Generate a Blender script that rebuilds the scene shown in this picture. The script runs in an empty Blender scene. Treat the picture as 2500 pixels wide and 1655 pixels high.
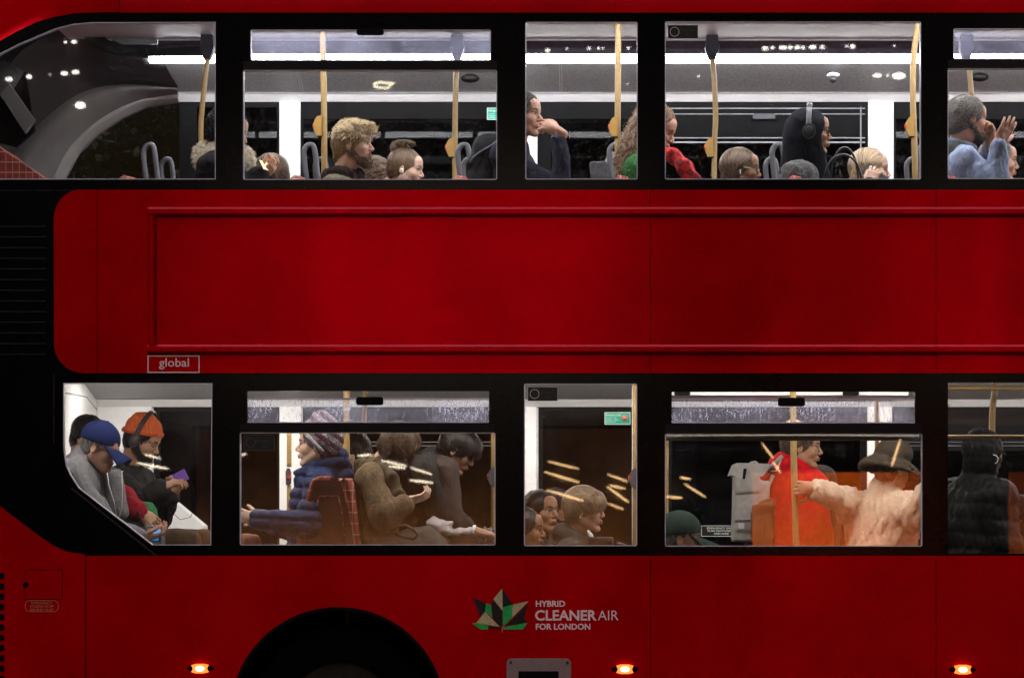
import bpy, math, random
import numpy as np
from mathutils import Vector, Matrix
from mathutils.geometry import tessellate_polygon
random.seed(7); rng = np.random.default_rng(7)
sc = bpy.context.scene
COL = sc.collection
PI = math.pi
# ------------------------------------------------------------------ scale of the place
S = 0.00215; CX = 1465.0; HZ = 1265.0; D = 12.0; EYE = 1.56
def W(px, py, y=0.0):
    k = S*(D+y)/D
    return Vector(((px-CX)*k, y, EYE+(HZ-py)*k))
def X0(px): return (px-CX)*S
def Z0(py): return EYE+(HZ-py)*S

# ------------------------------------------------------------------ materials
def newmat(name):
    m = bpy.data.materials.new(name); m.use_nodes = True
    nt = m.node_tree; b = nt.nodes['Principled BSDF']
    return m, nt, b
def nd(nt, t, **kw):
    n = nt.nodes.new(t)
    for k, v in kw.items():
        if hasattr(n, k): setattr(n, k, v)
        else: n.inputs[k.replace('_', ' ')].default_value = v
    return n
def lk(nt, a, b): nt.links.new(a, b)
def mat(name, col, rough=0.6, var=0.15, vscale=20, bump=0.0, bscale=150, metal=0.0, sheen=0.0, coat=0.0, spec=0.3, sss=0.0, stretch=None, col2=None, wr=0.0, wscale=16.0, bdist=.004):
    m, nt, b = newmat(name)
    b.inputs['Roughness'].default_value = rough
    b.inputs['Metallic'].default_value = metal
    b.inputs['Specular IOR Level'].default_value = spec
    b.inputs['Sheen Weight'].default_value = sheen
    b.inputs['Coat Weight'].default_value = coat
    if sss:
        b.inputs['Subsurface Weight'].default_value = sss
        b.inputs['Subsurface Radius'].default_value = (0.012, 0.005, 0.003)
        b.inputs['Subsurface Scale'].default_value = 1.0
    tc = nt.nodes.new('ShaderNodeTexCoord')
    mp = nt.nodes.new('ShaderNodeMapping'); lk(nt, tc.outputs['Object'], mp.inputs['Vector'])
    if stretch: mp.inputs['Scale'].default_value = stretch
    n = nd(nt, 'ShaderNodeTexNoise', Scale=vscale, Detail=4.0, Roughness=0.6); lk(nt, mp.outputs[0], n.inputs['Vector'])
    r = nt.nodes.new('ShaderNodeValToRGB'); lk(nt, n.outputs['Fac'], r.inputs['Fac'])
    c2 = col2 if col2 else tuple(min(1, c*(1+var)) for c in col)
    c1 = tuple(c*(1-var) for c in col)
    r.color_ramp.elements[0].position = 0.3; r.color_ramp.elements[1].position = 0.7
    r.color_ramp.elements[0].color = (*c1, 1); r.color_ramp.elements[1].color = (*c2, 1)
    lk(nt, r.outputs['Color'], b.inputs['Base Color'])
    if bump:
        n2 = nd(nt, 'ShaderNodeTexNoise', Scale=bscale, Detail=3.0); lk(nt, mp.outputs[0], n2.inputs['Vector'])
        bp = nd(nt, 'ShaderNodeBump', Strength=bump, Distance=bdist); lk(nt, n2.outputs['Fac'], bp.inputs['Height'])
        lk(nt, bp.outputs[0], b.inputs['Normal'])
        if wr:
            mpw = nt.nodes.new('ShaderNodeMapping'); lk(nt, tc.outputs['Object'], mpw.inputs['Vector']); mpw.inputs['Scale'].default_value = (1.25, 1.25, .42); mpw.inputs['Rotation'].default_value = (0, .35, 0)
            n3 = nd(nt, 'ShaderNodeTexNoise', Scale=wscale, Detail=1.8, Distortion=1.1); lk(nt, mpw.outputs[0], n3.inputs['Vector'])
            m1 = nd(nt, 'ShaderNodeMath', operation='SUBTRACT'); m1.inputs[1].default_value = .5; lk(nt, n3.outputs['Fac'], m1.inputs[0])
            m2 = nd(nt, 'ShaderNodeMath', operation='ABSOLUTE'); lk(nt, m1.outputs[0], m2.inputs[0])
            bw = nd(nt, 'ShaderNodeBump', Strength=wr, Distance=.045); lk(nt, m2.outputs[0], bw.inputs['Height']); lk(nt, bp.outputs[0], bw.inputs['Normal'])
            lk(nt, bw.outputs[0], b.inputs['Normal'])
    return m
def emis(name, col, st):
    m, nt, b = newmat(name)
    b.inputs['Base Color'].default_value = (*[min(.8, c) for c in col], 1)
    b.inputs['Emission Color'].default_value = (*col, 1); b.inputs['Emission Strength'].default_value = st
    return m
def hairmat(name, dark, light, rough=0.45):
    m, nt, b = newmat(name)
    g = nt.nodes.new('ShaderNodeNewGeometry')
    r = nt.nodes.new('ShaderNodeValToRGB'); lk(nt, g.outputs['Random Per Island'], r.inputs['Fac'])
    r.color_ramp.elements[0].color = (*dark, 1); r.color_ramp.elements[1].color = (*light, 1)
    lk(nt, r.outputs['Color'], b.inputs['Base Color'])
    b.inputs['Roughness'].default_value = .42; b.inputs['Specular IOR Level'].default_value = 0.32
    return m
# paint
def paint():
    m, nt, b = newmat('bus red paint')
    tc = nt.nodes.new('ShaderNodeTexCoord')
    n = nd(nt, 'ShaderNodeTexNoise', Scale=55.0, Detail=5.0, Roughness=0.65); lk(nt, tc.outputs['Object'], n.inputs['Vector'])
    r = nt.nodes.new('ShaderNodeValToRGB'); lk(nt, n.outputs['Fac'], r.inputs['Fac'])
    r.color_ramp.elements[0].position = .25; r.color_ramp.elements[1].position = .8
    r.color_ramp.elements[0].color = (.40, .0004, .0020, 1); r.color_ramp.elements[1].color = (.50, .0006, .003, 1)
    nb = nd(nt, 'ShaderNodeTexNoise', Scale=1.7, Detail=6.0, Roughness=.62, Distortion=.4); lk(nt, tc.outputs['Object'], nb.inputs['Vector'])
    mrb = nd(nt, 'ShaderNodeMapRange'); mrb.inputs['From Min'].default_value = .32; mrb.inputs['From Max'].default_value = .62; mrb.inputs['To Min'].default_value = .70; mrb.inputs['To Max'].default_value = 1.0
    lk(nt, nb.outputs['Fac'], mrb.inputs['Value'])
    gm_ = nd(nt, 'ShaderNodeMix', data_type='RGBA', blend_type='MULTIPLY'); gm_.inputs[0].default_value = 1.0; lk(nt, r.outputs['Color'], gm_.inputs[6]); lk(nt, mrb.outputs[0], gm_.inputs[7])
    lk(nt, gm_.outputs[2], b.inputs['Base Color'])
    b.inputs['Roughness'].default_value = .16; b.inputs['Specular IOR Level'].default_value = .75; b.inputs['Specular Tint'].default_value = (1, .0, .02, 1)
    b.inputs['Anisotropic'].default_value = .93; b.inputs['Anisotropic Rotation'].default_value = .25
    tg = nd(nt, 'ShaderNodeTangent'); tg.direction_type = 'RADIAL'; tg.axis = 'Z'; lk(nt, tg.outputs[0], b.inputs['Tangent'])
    b.inputs['Coat Weight'].default_value = .0; b.inputs['Coat Roughness'].default_value = .27
    mp = nt.nodes.new('ShaderNodeMapping'); lk(nt, tc.outputs['Object'], mp.inputs['Vector']); mp.inputs['Scale'].default_value = (1.0, 1, .12)
    n2 = nd(nt, 'ShaderNodeTexNoise', Scale=1.15, Detail=1.0); lk(nt, mp.outputs[0], n2.inputs['Vector'])
    bp = nd(nt, 'ShaderNodeBump', Strength=1.0, Distance=.02); lk(nt, n2.outputs['Fac'], bp.inputs['Height'])
    bp2 = nd(nt, 'ShaderNodeBump', Strength=.10, Distance=.002)
    n3 = nd(nt, 'ShaderNodeTexNoise', Scale=260.0, Detail=2.0); lk(nt, tc.outputs['Object'], n3.inputs['Vector'])
    lk(nt, n3.outputs['Fac'], bp2.inputs['Height']); lk(nt, bp.outputs[0], bp2.inputs['Normal'])
    lk(nt, bp2.outputs[0], b.inputs['Normal']); lk(nt, bp.outputs[0], b.inputs['Coat Normal'])
    return m
def glass(name, refl=.075, dirt=.02, scale=220., tint=(1, 1, 1), dcol=(.75, .78, .85), thr=.55, streak=(1, 1, 1), base=0.0):
    m = bpy.data.materials.new(name); m.use_nodes = True; nt = m.node_tree
    nt.nodes.remove(nt.nodes['Principled BSDF']); out = nt.nodes['Material Output']
    tr = nt.nodes.new('ShaderNodeBsdfTransparent'); tr.inputs[0].default_value = (*tint, 1)
    gl = nt.nodes.new('ShaderNodeBsdfGlossy'); gl.inputs['Roughness'].default_value = .012
    mx = nd(nt, 'ShaderNodeMixShader'); 
    fr = nd(nt, 'ShaderNodeFresnel', IOR=1.5)
    mu = nd(nt, 'ShaderNodeMath', operation='MULTIPLY'); mu.inputs[1].default_value = refl/.04
    lk(nt, fr.outputs[0], mu.inputs[0]); lk(nt, mu.outputs[0], mx.inputs[0])
    lk(nt, tr.outputs[0], mx.inputs[1]); lk(nt, gl.outputs[0], mx.inputs[2])
    tl = nt.nodes.new('ShaderNodeBsdfTranslucent'); tl.inputs[0].default_value = (*dcol, 1)
    df = nt.nodes.new('ShaderNodeBsdfDiffuse'); df.inputs[0].default_value = (*dcol, 1)
    ms = nd(nt, 'ShaderNodeMixShader'); ms.inputs[0].default_value = .3
    lk(nt, tl.outputs[0], ms.inputs[1]); lk(nt, df.outputs[0], ms.inputs[2])
    tc = nt.nodes.new('ShaderNodeTexCoord'); mp = nt.nodes.new('ShaderNodeMapping'); lk(nt, tc.outputs['Object'], mp.inputs[0])
    mp.inputs['Scale'].default_value = streak
    n = nd(nt, 'ShaderNodeTexNoise', Scale=scale, Detail=3.0, Roughness=.7); lk(nt, mp.outputs[0], n.inputs['Vector'])
    mr = nd(nt, 'ShaderNodeMapRange'); mr.inputs['From Min'].default_value = thr; mr.inputs['From Max'].default_value = thr+.2
    mr.inputs['To Min'].default_value = base; mr.inputs['To Max'].default_value = dirt
    lk(nt, n.outputs['Fac'], mr.inputs['Value'])
    n2 = nd(nt, 'ShaderNodeTexNoise', Scale=3.5, Detail=2.0); lk(nt, tc.outputs['Object'], n2.inputs['Vector'])
    mr2 = nd(nt, 'ShaderNodeMapRange'); mr2.inputs['From Min'].default_value = .35; mr2.inputs['From Max'].default_value = .65
    mr2.inputs['To Min'].default_value = .35; mr2.inputs['To Max'].default_value = 1.2
    lk(nt, n2.outputs['Fac'], mr2.inputs['Value'])
    m3 = nd(nt, 'ShaderNodeMath', operation='MULTIPLY'); lk(nt, mr.outputs[0], m3.inputs[0]); lk(nt, mr2.outputs[0], m3.inputs[1])
    mx2 = nd(nt, 'ShaderNodeMixShader'); lk(nt, m3.outputs[0], mx2.inputs[0])
    lk(nt, mx.outputs[0], mx2.inputs[1]); lk(nt, ms.outputs[0], mx2.inputs[2])
    lk(nt, mx2.outputs[0], out.inputs['Surface'])
    return m
def tartan(name):
    m, nt, b = newmat(name)
    tc = nt.nodes.new('ShaderNodeTexCoord')
    sep = nt.nodes.new('ShaderNodeSeparateXYZ'); lk(nt, tc.outputs['Object'], sep.inputs[0])
    outs = []
    for ax, sc_, w in ((0, 26., .10), (1, 26., .10), (2, 17., .12)):
        a = nd(nt, 'ShaderNodeMath', operation='MULTIPLY'); a.inputs[1].default_value = sc_; lk(nt, sep.outputs[ax], a.inputs[0])
        f = nd(nt, 'ShaderNodeMath', operation='FRACT'); lk(nt, a.outputs[0], f.inputs[0])
        l = nd(nt, 'ShaderNodeMath', operation='LESS_THAN'); l.inputs[1].default_value = w; lk(nt, f.outputs[0], l.inputs[0]); outs.append(l)
    a = nd(nt, 'ShaderNodeMath', operation='MAXIMUM'); lk(nt, outs[0].outputs[0], a.inputs[0]); lk(nt, outs[2].outputs[0], a.inputs[1])
    n = nd(nt, 'ShaderNodeTexNoise', Scale=14., Detail=3.); lk(nt, tc.outputs['Object'], n.inputs['Vector'])
    r = nt.nodes.new('ShaderNodeValToRGB'); lk(nt, n.outputs['Fac'], r.inputs['Fac'])
    r.color_ramp.elements[0].position = .35; r.color_ramp.elements[1].position = .65
    r.color_ramp.elements[0].color = (.16, .018, .015, 1); r.color_ramp.elements[1].color = (.30, .045, .035, 1)
    mx = nd(nt, 'ShaderNodeMix', data_type='RGBA'); lk(nt, a.outputs[0], mx.inputs[0]); lk(nt, r.outputs['Color'], mx.inputs[6])
    mx.inputs[7].default_value = (.45, .24, .17, 1); lk(nt, mx.outputs[2], b.inputs['Base Color'])
    b.inputs['Roughness'].default_value = .85
    return m
M = {}
M['red'] = paint()
M['black'] = mat('gloss black band', (.0018, .0018, .002), .2, .3, 6, spec=.07)
M['blackmatte'] = mat('matt black rubber', (.004, .004, .004), .75, .3, 30, spec=.08)
M['darkgrille'] = mat('black louvre plastic', (.010, .009, .009), .5, .3, 30, spec=.1)
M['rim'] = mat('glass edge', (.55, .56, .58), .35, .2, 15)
M['white'] = mat('white interior laminate', (.84, .85, .86), .45, .05, 4)
M['cove'] = mat('grey speckled cove panel', (.22, .22, .225), .5, .3, 90, col2=(.31, .308, .31))
M['ceil'] = mat('pale ceiling panel', (.54, .54, .54), .6, .06, 60)
M['duct'] = mat('dark purple grey duct', (.075, .065, .095), .55, .25, 40)
M['greytrim'] = mat('warm grey moulding', (.25, .235, .22), .55, .15, 5, bump=.1, bscale=300)
M['darktrim'] = mat('dark moulding', (.006, .006, .0065), .5, .2, 8, spec=.06)
M['strip'] = emis('interior light strip', (.97, .98, 1.0), 56.0)
M['stripnear'] = emis('near light strip', (.97, .98, 1.0), 36.0)
M['striplow'] = emis('lower deck light strip', (1.0, .93, .84), 30.0)
M['pole'] = mat('ochre handrail paint', (.34, .22, .085), .45, .12, 60, coat=.1)
M['bell'] = mat('ochre bell housing', (.42, .25, .07), .4, .08, 30)
M['greyplastic'] = mat('grey plastic', (.085, .085, .10), .4, .15, 20, coat=.15)
M['redbtn'] = mat('red button', (.75, .03, .02), .3, .1, 20)
M['floor'] = mat('dark vinyl floor', (.06, .055, .06), .6, .3, 60)
M['tartan'] = tartan('red check moquette')
M['seatshell'] = mat('maroon gloss seat shell', (.075, .012, .018), .22, .3, 12, coat=.6)
M['glass'] = glass('window glass', .055, .14, 120., thr=.60)
M['glasslow'] = glass('lower window glass', .075, .13, 110., thr=.58, base=.002)
M['glassfar'] = glass('far window glass', .006, .02, 90., thr=.6, tint=(.35, .35, .37))
M['glassvent'] = glass('dirty hopper glass', .07, .50, 85., thr=.50, base=.10, dcol=(.60, .62, .82), streak=(1, 1, .30))
M['glassventup'] = glass('scratched hopper glass', .07, .35, 60., thr=.57, base=.10, dcol=(.62, .63, .85), streak=(.5, 1, 1))
M['cream'] = mat('cream vinyl lettering', (.85, .68, .56), .6, .06, 50)
M['creamdim'] = mat('faded orange lettering', (.55, .16, .07), .6, .1, 50)
M['lgreen'] = mat('leaf green vinyl', (.01, .42, .07), .5, .25, 60)
M['lolive'] = mat('leaf olive vinyl', (.46, .45, .20), .6, .25, 90)
M['lblack'] = mat('leaf black vinyl', (.004, .005, .004), .5, .2, 60)
M['plate'] = mat('speckled grey filler plate', (.24, .19, .15), .6, .35, 160)
M['rubber'] = mat('tyre rubber', (.002, .002, .002), .9, .3, 30, bump=.3, spec=.03)
M['steel'] = mat('wheel steel', (.02, .02, .02), .45, .3, 20, metal=.6)
M['amber'] = emis('amber marker lens', (1.0, .20, .03), 1.9)
M['amberhot'] = emis('amber bulb', (1.0, .74, .42), 9.0)
M['sgreen'] = mat('green sign', (.02, .36, .25), .5, .08, 60)
M['swhite'] = mat('white print', (.72, .80, .76), .5, .05, 60)
M['stdark'] = mat('black green sticker back', (.004, .008, .007), .4, .2, 60)
M['stgreen'] = mat('dark green print', (.006, .045, .035), .5, .2, 60)
M['road'] = mat('wet asphalt', (.045, .045, .048), .5, .3, 8, bump=.4, bscale=60)
M['pave'] = mat('pavement slabs', (.20, .19, .18), .8, .2, 5, bump=.3, bscale=40)

# ------------------------------------------------------------------ mesh helpers
ORG = {}
def link(name, V, F, mats, parent=None, smooth=False, fmi=None, origin=None):
    me = bpy.data.meshes.new(name)
    V = np.asarray(V, dtype=np.float64).reshape(-1, 3)
    if parent is None:
        if origin is None:
            lo, hi = V.min(0), V.max(0); origin = ((lo[0]+hi[0])/2, (lo[1]+hi[1])/2, lo[2])
    else: origin = ORG[parent.name]
    Vl = V - np.array(origin)
    if isinstance(F, np.ndarray):
        n = len(F)
        me.vertices.add(len(Vl)); me.vertices.foreach_set('co', Vl.astype(np.float32).ravel())
        me.loops.add(F.size); me.loops.foreach_set('vertex_index', F.astype(np.int32).ravel())
        me.polygons.add(n); me.polygons.foreach_set('loop_start', np.arange(0, F.size, F.shape[1], dtype=np.int32))
        me.update(calc_edges=True)
    else:
        me.from_pydata([tuple(v) for v in Vl], [], F)
    if not isinstance(mats, (list, tuple)): mats = [mats]
    for m in mats: me.materials.append(m)
    if smooth: me.polygons.foreach_set('use_smooth', np.ones(len(me.polygons), dtype=bool))
    if fmi is not None: me.polygons.foreach_set('material_index', np.asarray(fmi, dtype=np.int32))
    me.validate(); me.update()
    o = bpy.data.objects.new(name, me); COL.objects.link(o)
    if parent is None: o.location = origin
    else: o.parent = parent
    ORG[o.name] = origin
    return o
def empty(name, loc):
    o = bpy.data.objects.new(name, None); COL.objects.link(o); o.location = loc; ORG[o.name] = tuple(loc); o.empty_display_size = .2
    return o
def tag(o, label=None, cat=None, group=None, kind=None):
    if label: o['label'] = label
    if cat: o['category'] = cat
    if group: o['group'] = group
    if kind: o['kind'] = kind
    return o
def spline(P, n=8, closed=False):
    P = [Vector(p) for p in P]; m = len(P); out = []
    for i in range(m if closed else m-1):
        p0, p1, p2, p3 = (P[i-1] if (closed or i > 0) else P[0]), P[i], P[(i+1) % m], (P[(i+2) % m] if (closed or i+2 < m) else P[-1])
        for j in range(n):
            t = j/n; out.append(.5*((2*p1)+(p2-p0)*t+(2*p0-5*p1+4*p2-p3)*t*t+(3*p1-p0-3*p2+p3)*t**3))
    if not closed: out.append(P[-1])
    return out
class MB:
    def __init__(s): s.V = []; s.F = []; s.I = []; s.mi = 0
    def add(s, V, F):
        b = len(s.V); s.V += [tuple(v) for v in V]; s.F += [tuple(i+b for i in f) for f in F]; s.I += [s.mi]*len(F)
    def box(s, lo, hi):
        x0, y0, z0 = lo; x1, y1, z1 = hi
        V = [(x0, y0, z0), (x1, y0, z0), (x1, y1, z0), (x0, y1, z0), (x0, y0, z1), (x1, y0, z1), (x1, y1, z1), (x0, y1, z1)]
        s.add(V, [(0, 3, 2, 1), (4, 5, 6, 7), (0, 1, 5, 4), (1, 2, 6, 5), (2, 3, 7, 6), (3, 0, 4, 7)])
    def obox(s, c, half, R):
        c = Vector(c); V = []
        for i in (-1, 1):
            for j in (-1, 1):
                for k in (-1, 1): V.append(c + R @ Vector((i*half[0], j*half[1], k*half[2])))
        s.add(V, [(0, 1, 3, 2), (4, 6, 7, 5), (0, 4, 5, 1), (2, 3, 7, 6), (0, 2, 6, 4), (1, 5, 7, 3)])
    def prism(s, poly, y0, y1, holes=()):
        """polygon of (x,z) extruded from y0 to y1"""
        loops = [[Vector((p[0], p[1], 0)) for p in poly]] + [[Vector((p[0], p[1], 0)) for p in h] for h in holes]
        tri = tessellate_polygon(loops); pts = [p for l in loops for p in l]; n = len(pts)
        V = [(p.x, y0, p.y) for p in pts] + [(p.x, y1, p.y) for p in pts]
        F = []
        for t in tri: F.append(tuple(t)); F.append(tuple(i+n for i in reversed(t)))
        b = 0
        for l in loops:
            m = len(l)
            for i in range(m):
                j = (i+1) % m; F.append((b+i, b+j, b+j+n, b+i+n))
            b += m
        s.add(V, F)
    def tube(s, path, r, n=10, closed=False):
        P = [Vector(p) for p in path]; m = len(P); rr = r if isinstance(r, (list, tuple)) else [r]*m
        prev = None; V = []; F = []
        for i in range(m):
            if closed: t = P[(i+1) % m]-P[i-1]
            else: t = P[min(i+1, m-1)]-P[max(i-1, 0)]
            t.normalize()
            if prev is None:
                a = Vector((0, 1, 0)) if abs(t.y) < .8 else Vector((1, 0, 0)); u = t.cross(a).normalized()
            else: u = (prev - t*prev.dot(t)).normalized()
            prev = u; v = t.cross(u)
            for j in range(n):
                an = 2*PI*j/n; V.append(P[i]+(u*math.cos(an)+v*math.sin(an))*rr[i])
        for i in range(m if closed else m-1):
            a = i*n; b = ((i+1) % m)*n
            for j in range(n): F.append((a+j, a+(j+1) % n, b+(j+1) % n, b+j))
        if not closed: F.append(tuple(range(n-1, -1, -1))); F.append(tuple(range((m-1)*n, m*n)))
        s.add(V, F)
    def disc(s, c, axis, r, h, n=24, r2=None):
        c = Vector(c); a = Vector(axis).normalized(); r2 = r if r2 is None else r2
        s.tube([c-a*h/2, c+a*h/2], [r, r2], n)
    def ell(s, c, rad, R=None, nu=16, nv=10):
        c = Vector(c); R = R or Matrix.Identity(3); V = []; F = []
        for i in range(nv+1):
            th = PI*i/nv
            for j in range(nu):
                ph = 2*PI*j/nu
                V.append(c + R @ Vector((rad[0]*math.sin(th)*math.cos(ph), rad[1]*math.sin(th)*math.sin(ph), rad[2]*math.cos(th))))
        for i in range(nv):
            for j in range(nu): F.append((i*nu+j, (i+1)*nu+j, (i+1)*nu+(j+1) % nu, i*nu+(j+1) % nu))
        s.add(V, F)
    def build(s, name, mats, parent=None, smooth=False, **kw):
        o = link(name, s.V, s.F, mats, parent, smooth, s.I if isinstance(mats, (list, tuple)) else None, **kw)
        return o
def ppoly(pts): return [(X0(a), Z0(b)) for a, b in pts]
def rrect(x0, y0, x1, y1, r, n=5):
    """rounded rectangle in photo units"""
    out = []
    for cx, cy, a0 in ((x1-r, y0+r, -90), (x1-r, y1-r, 0), (x0+r, y1-r, 90), (x0+r, y0+r, 180)):
        for i in range(n+1):
            a = math.radians(a0+90*i/n); out.append((cx+r*math.cos(a), cy+r*math.sin(a)))
    return out
def offset_poly(poly, d):
    """inset (d>0) of a polygon given in photo units"""
    n = len(poly); A = sum(poly[i][0]*poly[(i+1) % n][1]-poly[(i+1) % n][0]*poly[i][1] for i in range(n)); sg = 1 if A > 0 else -1
    out = []
    for i in range(n):
        p0, p1, p2 = Vector(poly[i-1]), Vector(poly[i]), Vector(poly[(i+1) % n])
        e1 = (p1-p0); e2 = (p2-p1)
        if e1.length < 1e-6 or e2.length < 1e-6: out.append(tuple(p1)); continue
        e1.normalize(); e2.normalize()
        n1 = Vector((-e1.y, e1.x))*sg; n2 = Vector((-e2.y, e2.x))*sg
        b = n1+n2
        if b.length < 1e-3: b = n1
        b.normalize(); c = max(.4, b.dot(n1)); out.append((p1.x+b.x*d/c, p1.y+b.y*d/c))
    return out
def text(name, body, x, z, size, m, parent, y, bold=0.0, align='LEFT', sx=1.0, width=None, spacing=1.0):
    """lettering as a real mesh standing in the x-z plane; width stretches it to a known length"""
    c = bpy.data.curves.new(name, 'FONT'); c.body = body; c.size = size; c.offset = bold; c.align_x = align; c.extrude = .0006
    c.resolution_u = 3; c.space_character = spacing
    t = bpy.data.objects.new(name, c); me = t.to_mesh()
    V = np.array([v.co[:] for v in me.vertices]); F = [tuple(p.vertices) for p in me.polygons]; t.to_mesh_clear(); bpy.data.objects.remove(t); bpy.data.curves.remove(c)
    if width: V[:, 0] = (V[:, 0]-V[:, 0].min())*width/(V[:, 0].max()-V[:, 0].min())
    else: V[:, 0] *= sx
    return link(name, np.stack([V[:, 0]+x, y-V[:, 2], V[:, 1]+z], 1), F, m, parent)
# ================================================================== THE BUS
BX0, BX1 = X0(-262), X0(-262)+11.1       # rear and front ends
bus = empty('double_decker_bus', ((BX0+BX1)/2, 1.25, 0.0))
tag(bus, 'red double decker bus with black window bands, lit inside and full of passengers', 'bus')
ZT = 4.72
YF = 2.35          # inner face of the far side wall
YW = 2.50
def part(mb, name, m, parent=None, smooth=False): return mb.build(name, m, parent or bus, smooth)

# window outlines in photo units
UW1 = [(-190, 438), (-172, 350), (-130, 262), (-80, 195), (-40, 160), (0, 132), (45, 109), (90, 90), (135, 71), (180, 60), (225, 56), (526, 55), (526, 438)]
UW2v = rrect(612, 74, 1198, 148, 4); UW2 = rrect(594, 172, 1213, 439, 4)
UW3 = rrect(1283, 55, 1556, 438, 4); UW4 = rrect(1624, 54, 2248, 438, 4)
UW5v = rrect(2328, 71, 2905, 145, 4); UW5 = rrect(2314, 168, 2920, 437, 4)
LW1 = [(155, 935), (518, 936), (515, 1330), (372, 1330), (310, 1282), (247, 1234), (192, 1191), (172, 1160), (161, 1136), (156, 1100), (155, 1084)]
LW2v = rrect(603, 954, 1194, 1032, 3); LW2 = rrect(586, 1056, 1209, 1330, 4)
LW3 = rrect(1280, 937, 1555, 1332, 4)
LW4v = rrect(1640, 956, 2234, 1033, 3); LW4 = rrect(1624, 1059, 2251, 1333, 4)
LW5 = rrect(2313, 932, 2920, 1352, 4)
more_u, more_l = [], []
px = 2990
while px < 4500:
    more_u.append(rrect(px, 55, px+610, 438, 4)); more_l.append(rrect(px, 937, px+610, 1332, 4)); px += 680
XR = (BX1/S)+CX
# black glazing bands (one sheet each deck)
b = MB()
band_top = [(-262, 430), (-240, 350), (-196, 265), (-135, 190), (-70, 142), (0, 102), (39, 79), (90, 55), (135, 42), (180, 34), (270, 31), (XR, 30), (XR, 462), (-262, 462)]
b.prism(ppoly(band_top), 0, .035, [ppoly(w) for w in (UW1, UW2v, UW2, UW3, UW4, UW5v, UW5)+tuple(more_u)])
part(b, 'upper_window_band', M['black'])
b = MB()
band_low = [(-262, 462.5), (XR, 462.5), (XR, 1362), (208, 1362), (160, 1352), (128, 1336), (72, 1296), (-262, 1100)]
b.prism(ppoly(band_low), 0, .035, [ppoly(w) for w in (LW1, LW2v, LW2, LW3, LW4v, LW4, LW5)+tuple(more_l)])
part(b, 'lower_window_band', M['black'])
# panes with a pale edge ring, its grey standing in for refracted glint
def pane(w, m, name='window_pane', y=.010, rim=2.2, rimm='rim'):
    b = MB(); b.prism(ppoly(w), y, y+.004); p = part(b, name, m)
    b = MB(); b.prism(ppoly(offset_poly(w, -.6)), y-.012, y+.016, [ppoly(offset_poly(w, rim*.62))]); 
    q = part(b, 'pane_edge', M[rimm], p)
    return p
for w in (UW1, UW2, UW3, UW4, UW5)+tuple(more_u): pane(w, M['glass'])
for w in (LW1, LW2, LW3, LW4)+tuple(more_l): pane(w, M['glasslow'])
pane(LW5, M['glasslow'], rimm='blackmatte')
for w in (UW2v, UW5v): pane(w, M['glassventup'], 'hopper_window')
for w, (x0, x1, yb) in ((LW2v, (612, 1192, 973)), (LW4v, (1643, 2232, 974))):
    b = MB(); b.prism(ppoly(rrect(x0-8, yb, x1+2, 1032, 2)), .012, .016); p = part(b, 'hopper_window', M['glassvent'])
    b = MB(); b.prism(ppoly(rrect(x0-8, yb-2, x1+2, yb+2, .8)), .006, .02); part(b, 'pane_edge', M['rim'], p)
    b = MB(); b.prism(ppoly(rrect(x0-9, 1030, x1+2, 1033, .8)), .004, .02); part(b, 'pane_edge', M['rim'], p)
# horizontal hopper rails and handles
for (x0, x1, y0, y1) in ((594, 1213, 150, 170), (2314, 2920, 147, 166), (586, 1209, 1034, 1054), (1624, 2251, 1035, 1057)):
    b = MB(); b.prism(ppoly(rrect(x0, y0, x1, y1, 3)), -.006, -.0005); part(b, 'hopper_rail', M['darkgrille'])
for (cx, y0, y1, yy) in ((904, 72, 87, .004), (903, 969, 989, .004), (1932, 971, 992, .004)):
    b = MB(); b.prism(ppoly(rrect(cx-33, y0, cx+33, y1, 6)), -.012, yy); part(b, 'window_catch', M['blackmatte'])
# door-style rail across the last lower window
b = MB(); b.tube([(X0(2316), .07, Z0(1064)), (X0(2918), .07, Z0(1064))], .0085, 12); part(b, 'window_bar', M['pole'], smooth=True)
b = MB(); b.tube([(X0(1628), .07, Z0(1067)), (X0(2248), .07, Z0(1067))], .016, 14); part(b, 'window_bar', mat('dull bronze bar', (.10, .085, .055), .4, .2, 20), smooth=True)

# red body panels, proud of the black sheet
def seam_panel(name, poly, y0=-.007, y1=-.0005):
    b = MB(); b.prism(ppoly(poly), y0, y1); return part(b, name, M['red'])
def mid_left():
    pts = []
    def arc(cx, cy, rx, ry, a0, a1, n=10):
        for i in range(n+1):
            a = math.radians(a0+(a1-a0)*i/n); pts.append((cx+rx*math.cos(a), cy+ry*math.sin(a)))
    arc(196, 536, 64, 72, 180, 270); pts.append((237.2, 464)); pts.append((237.2, 911)); arc(206, 840, 73, 71, 90, 180)
    return pts
seam_panel('side_panel', mid_left())
for x0, x1 in ((238.8, 1587.2), (1588.8, 2284.2), (2285.8, 2990), (2991.5, XR)):
    seam_panel('side_panel', [(x0, 464), (x1, 464), (x1, 911), (x0, 911)])
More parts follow.
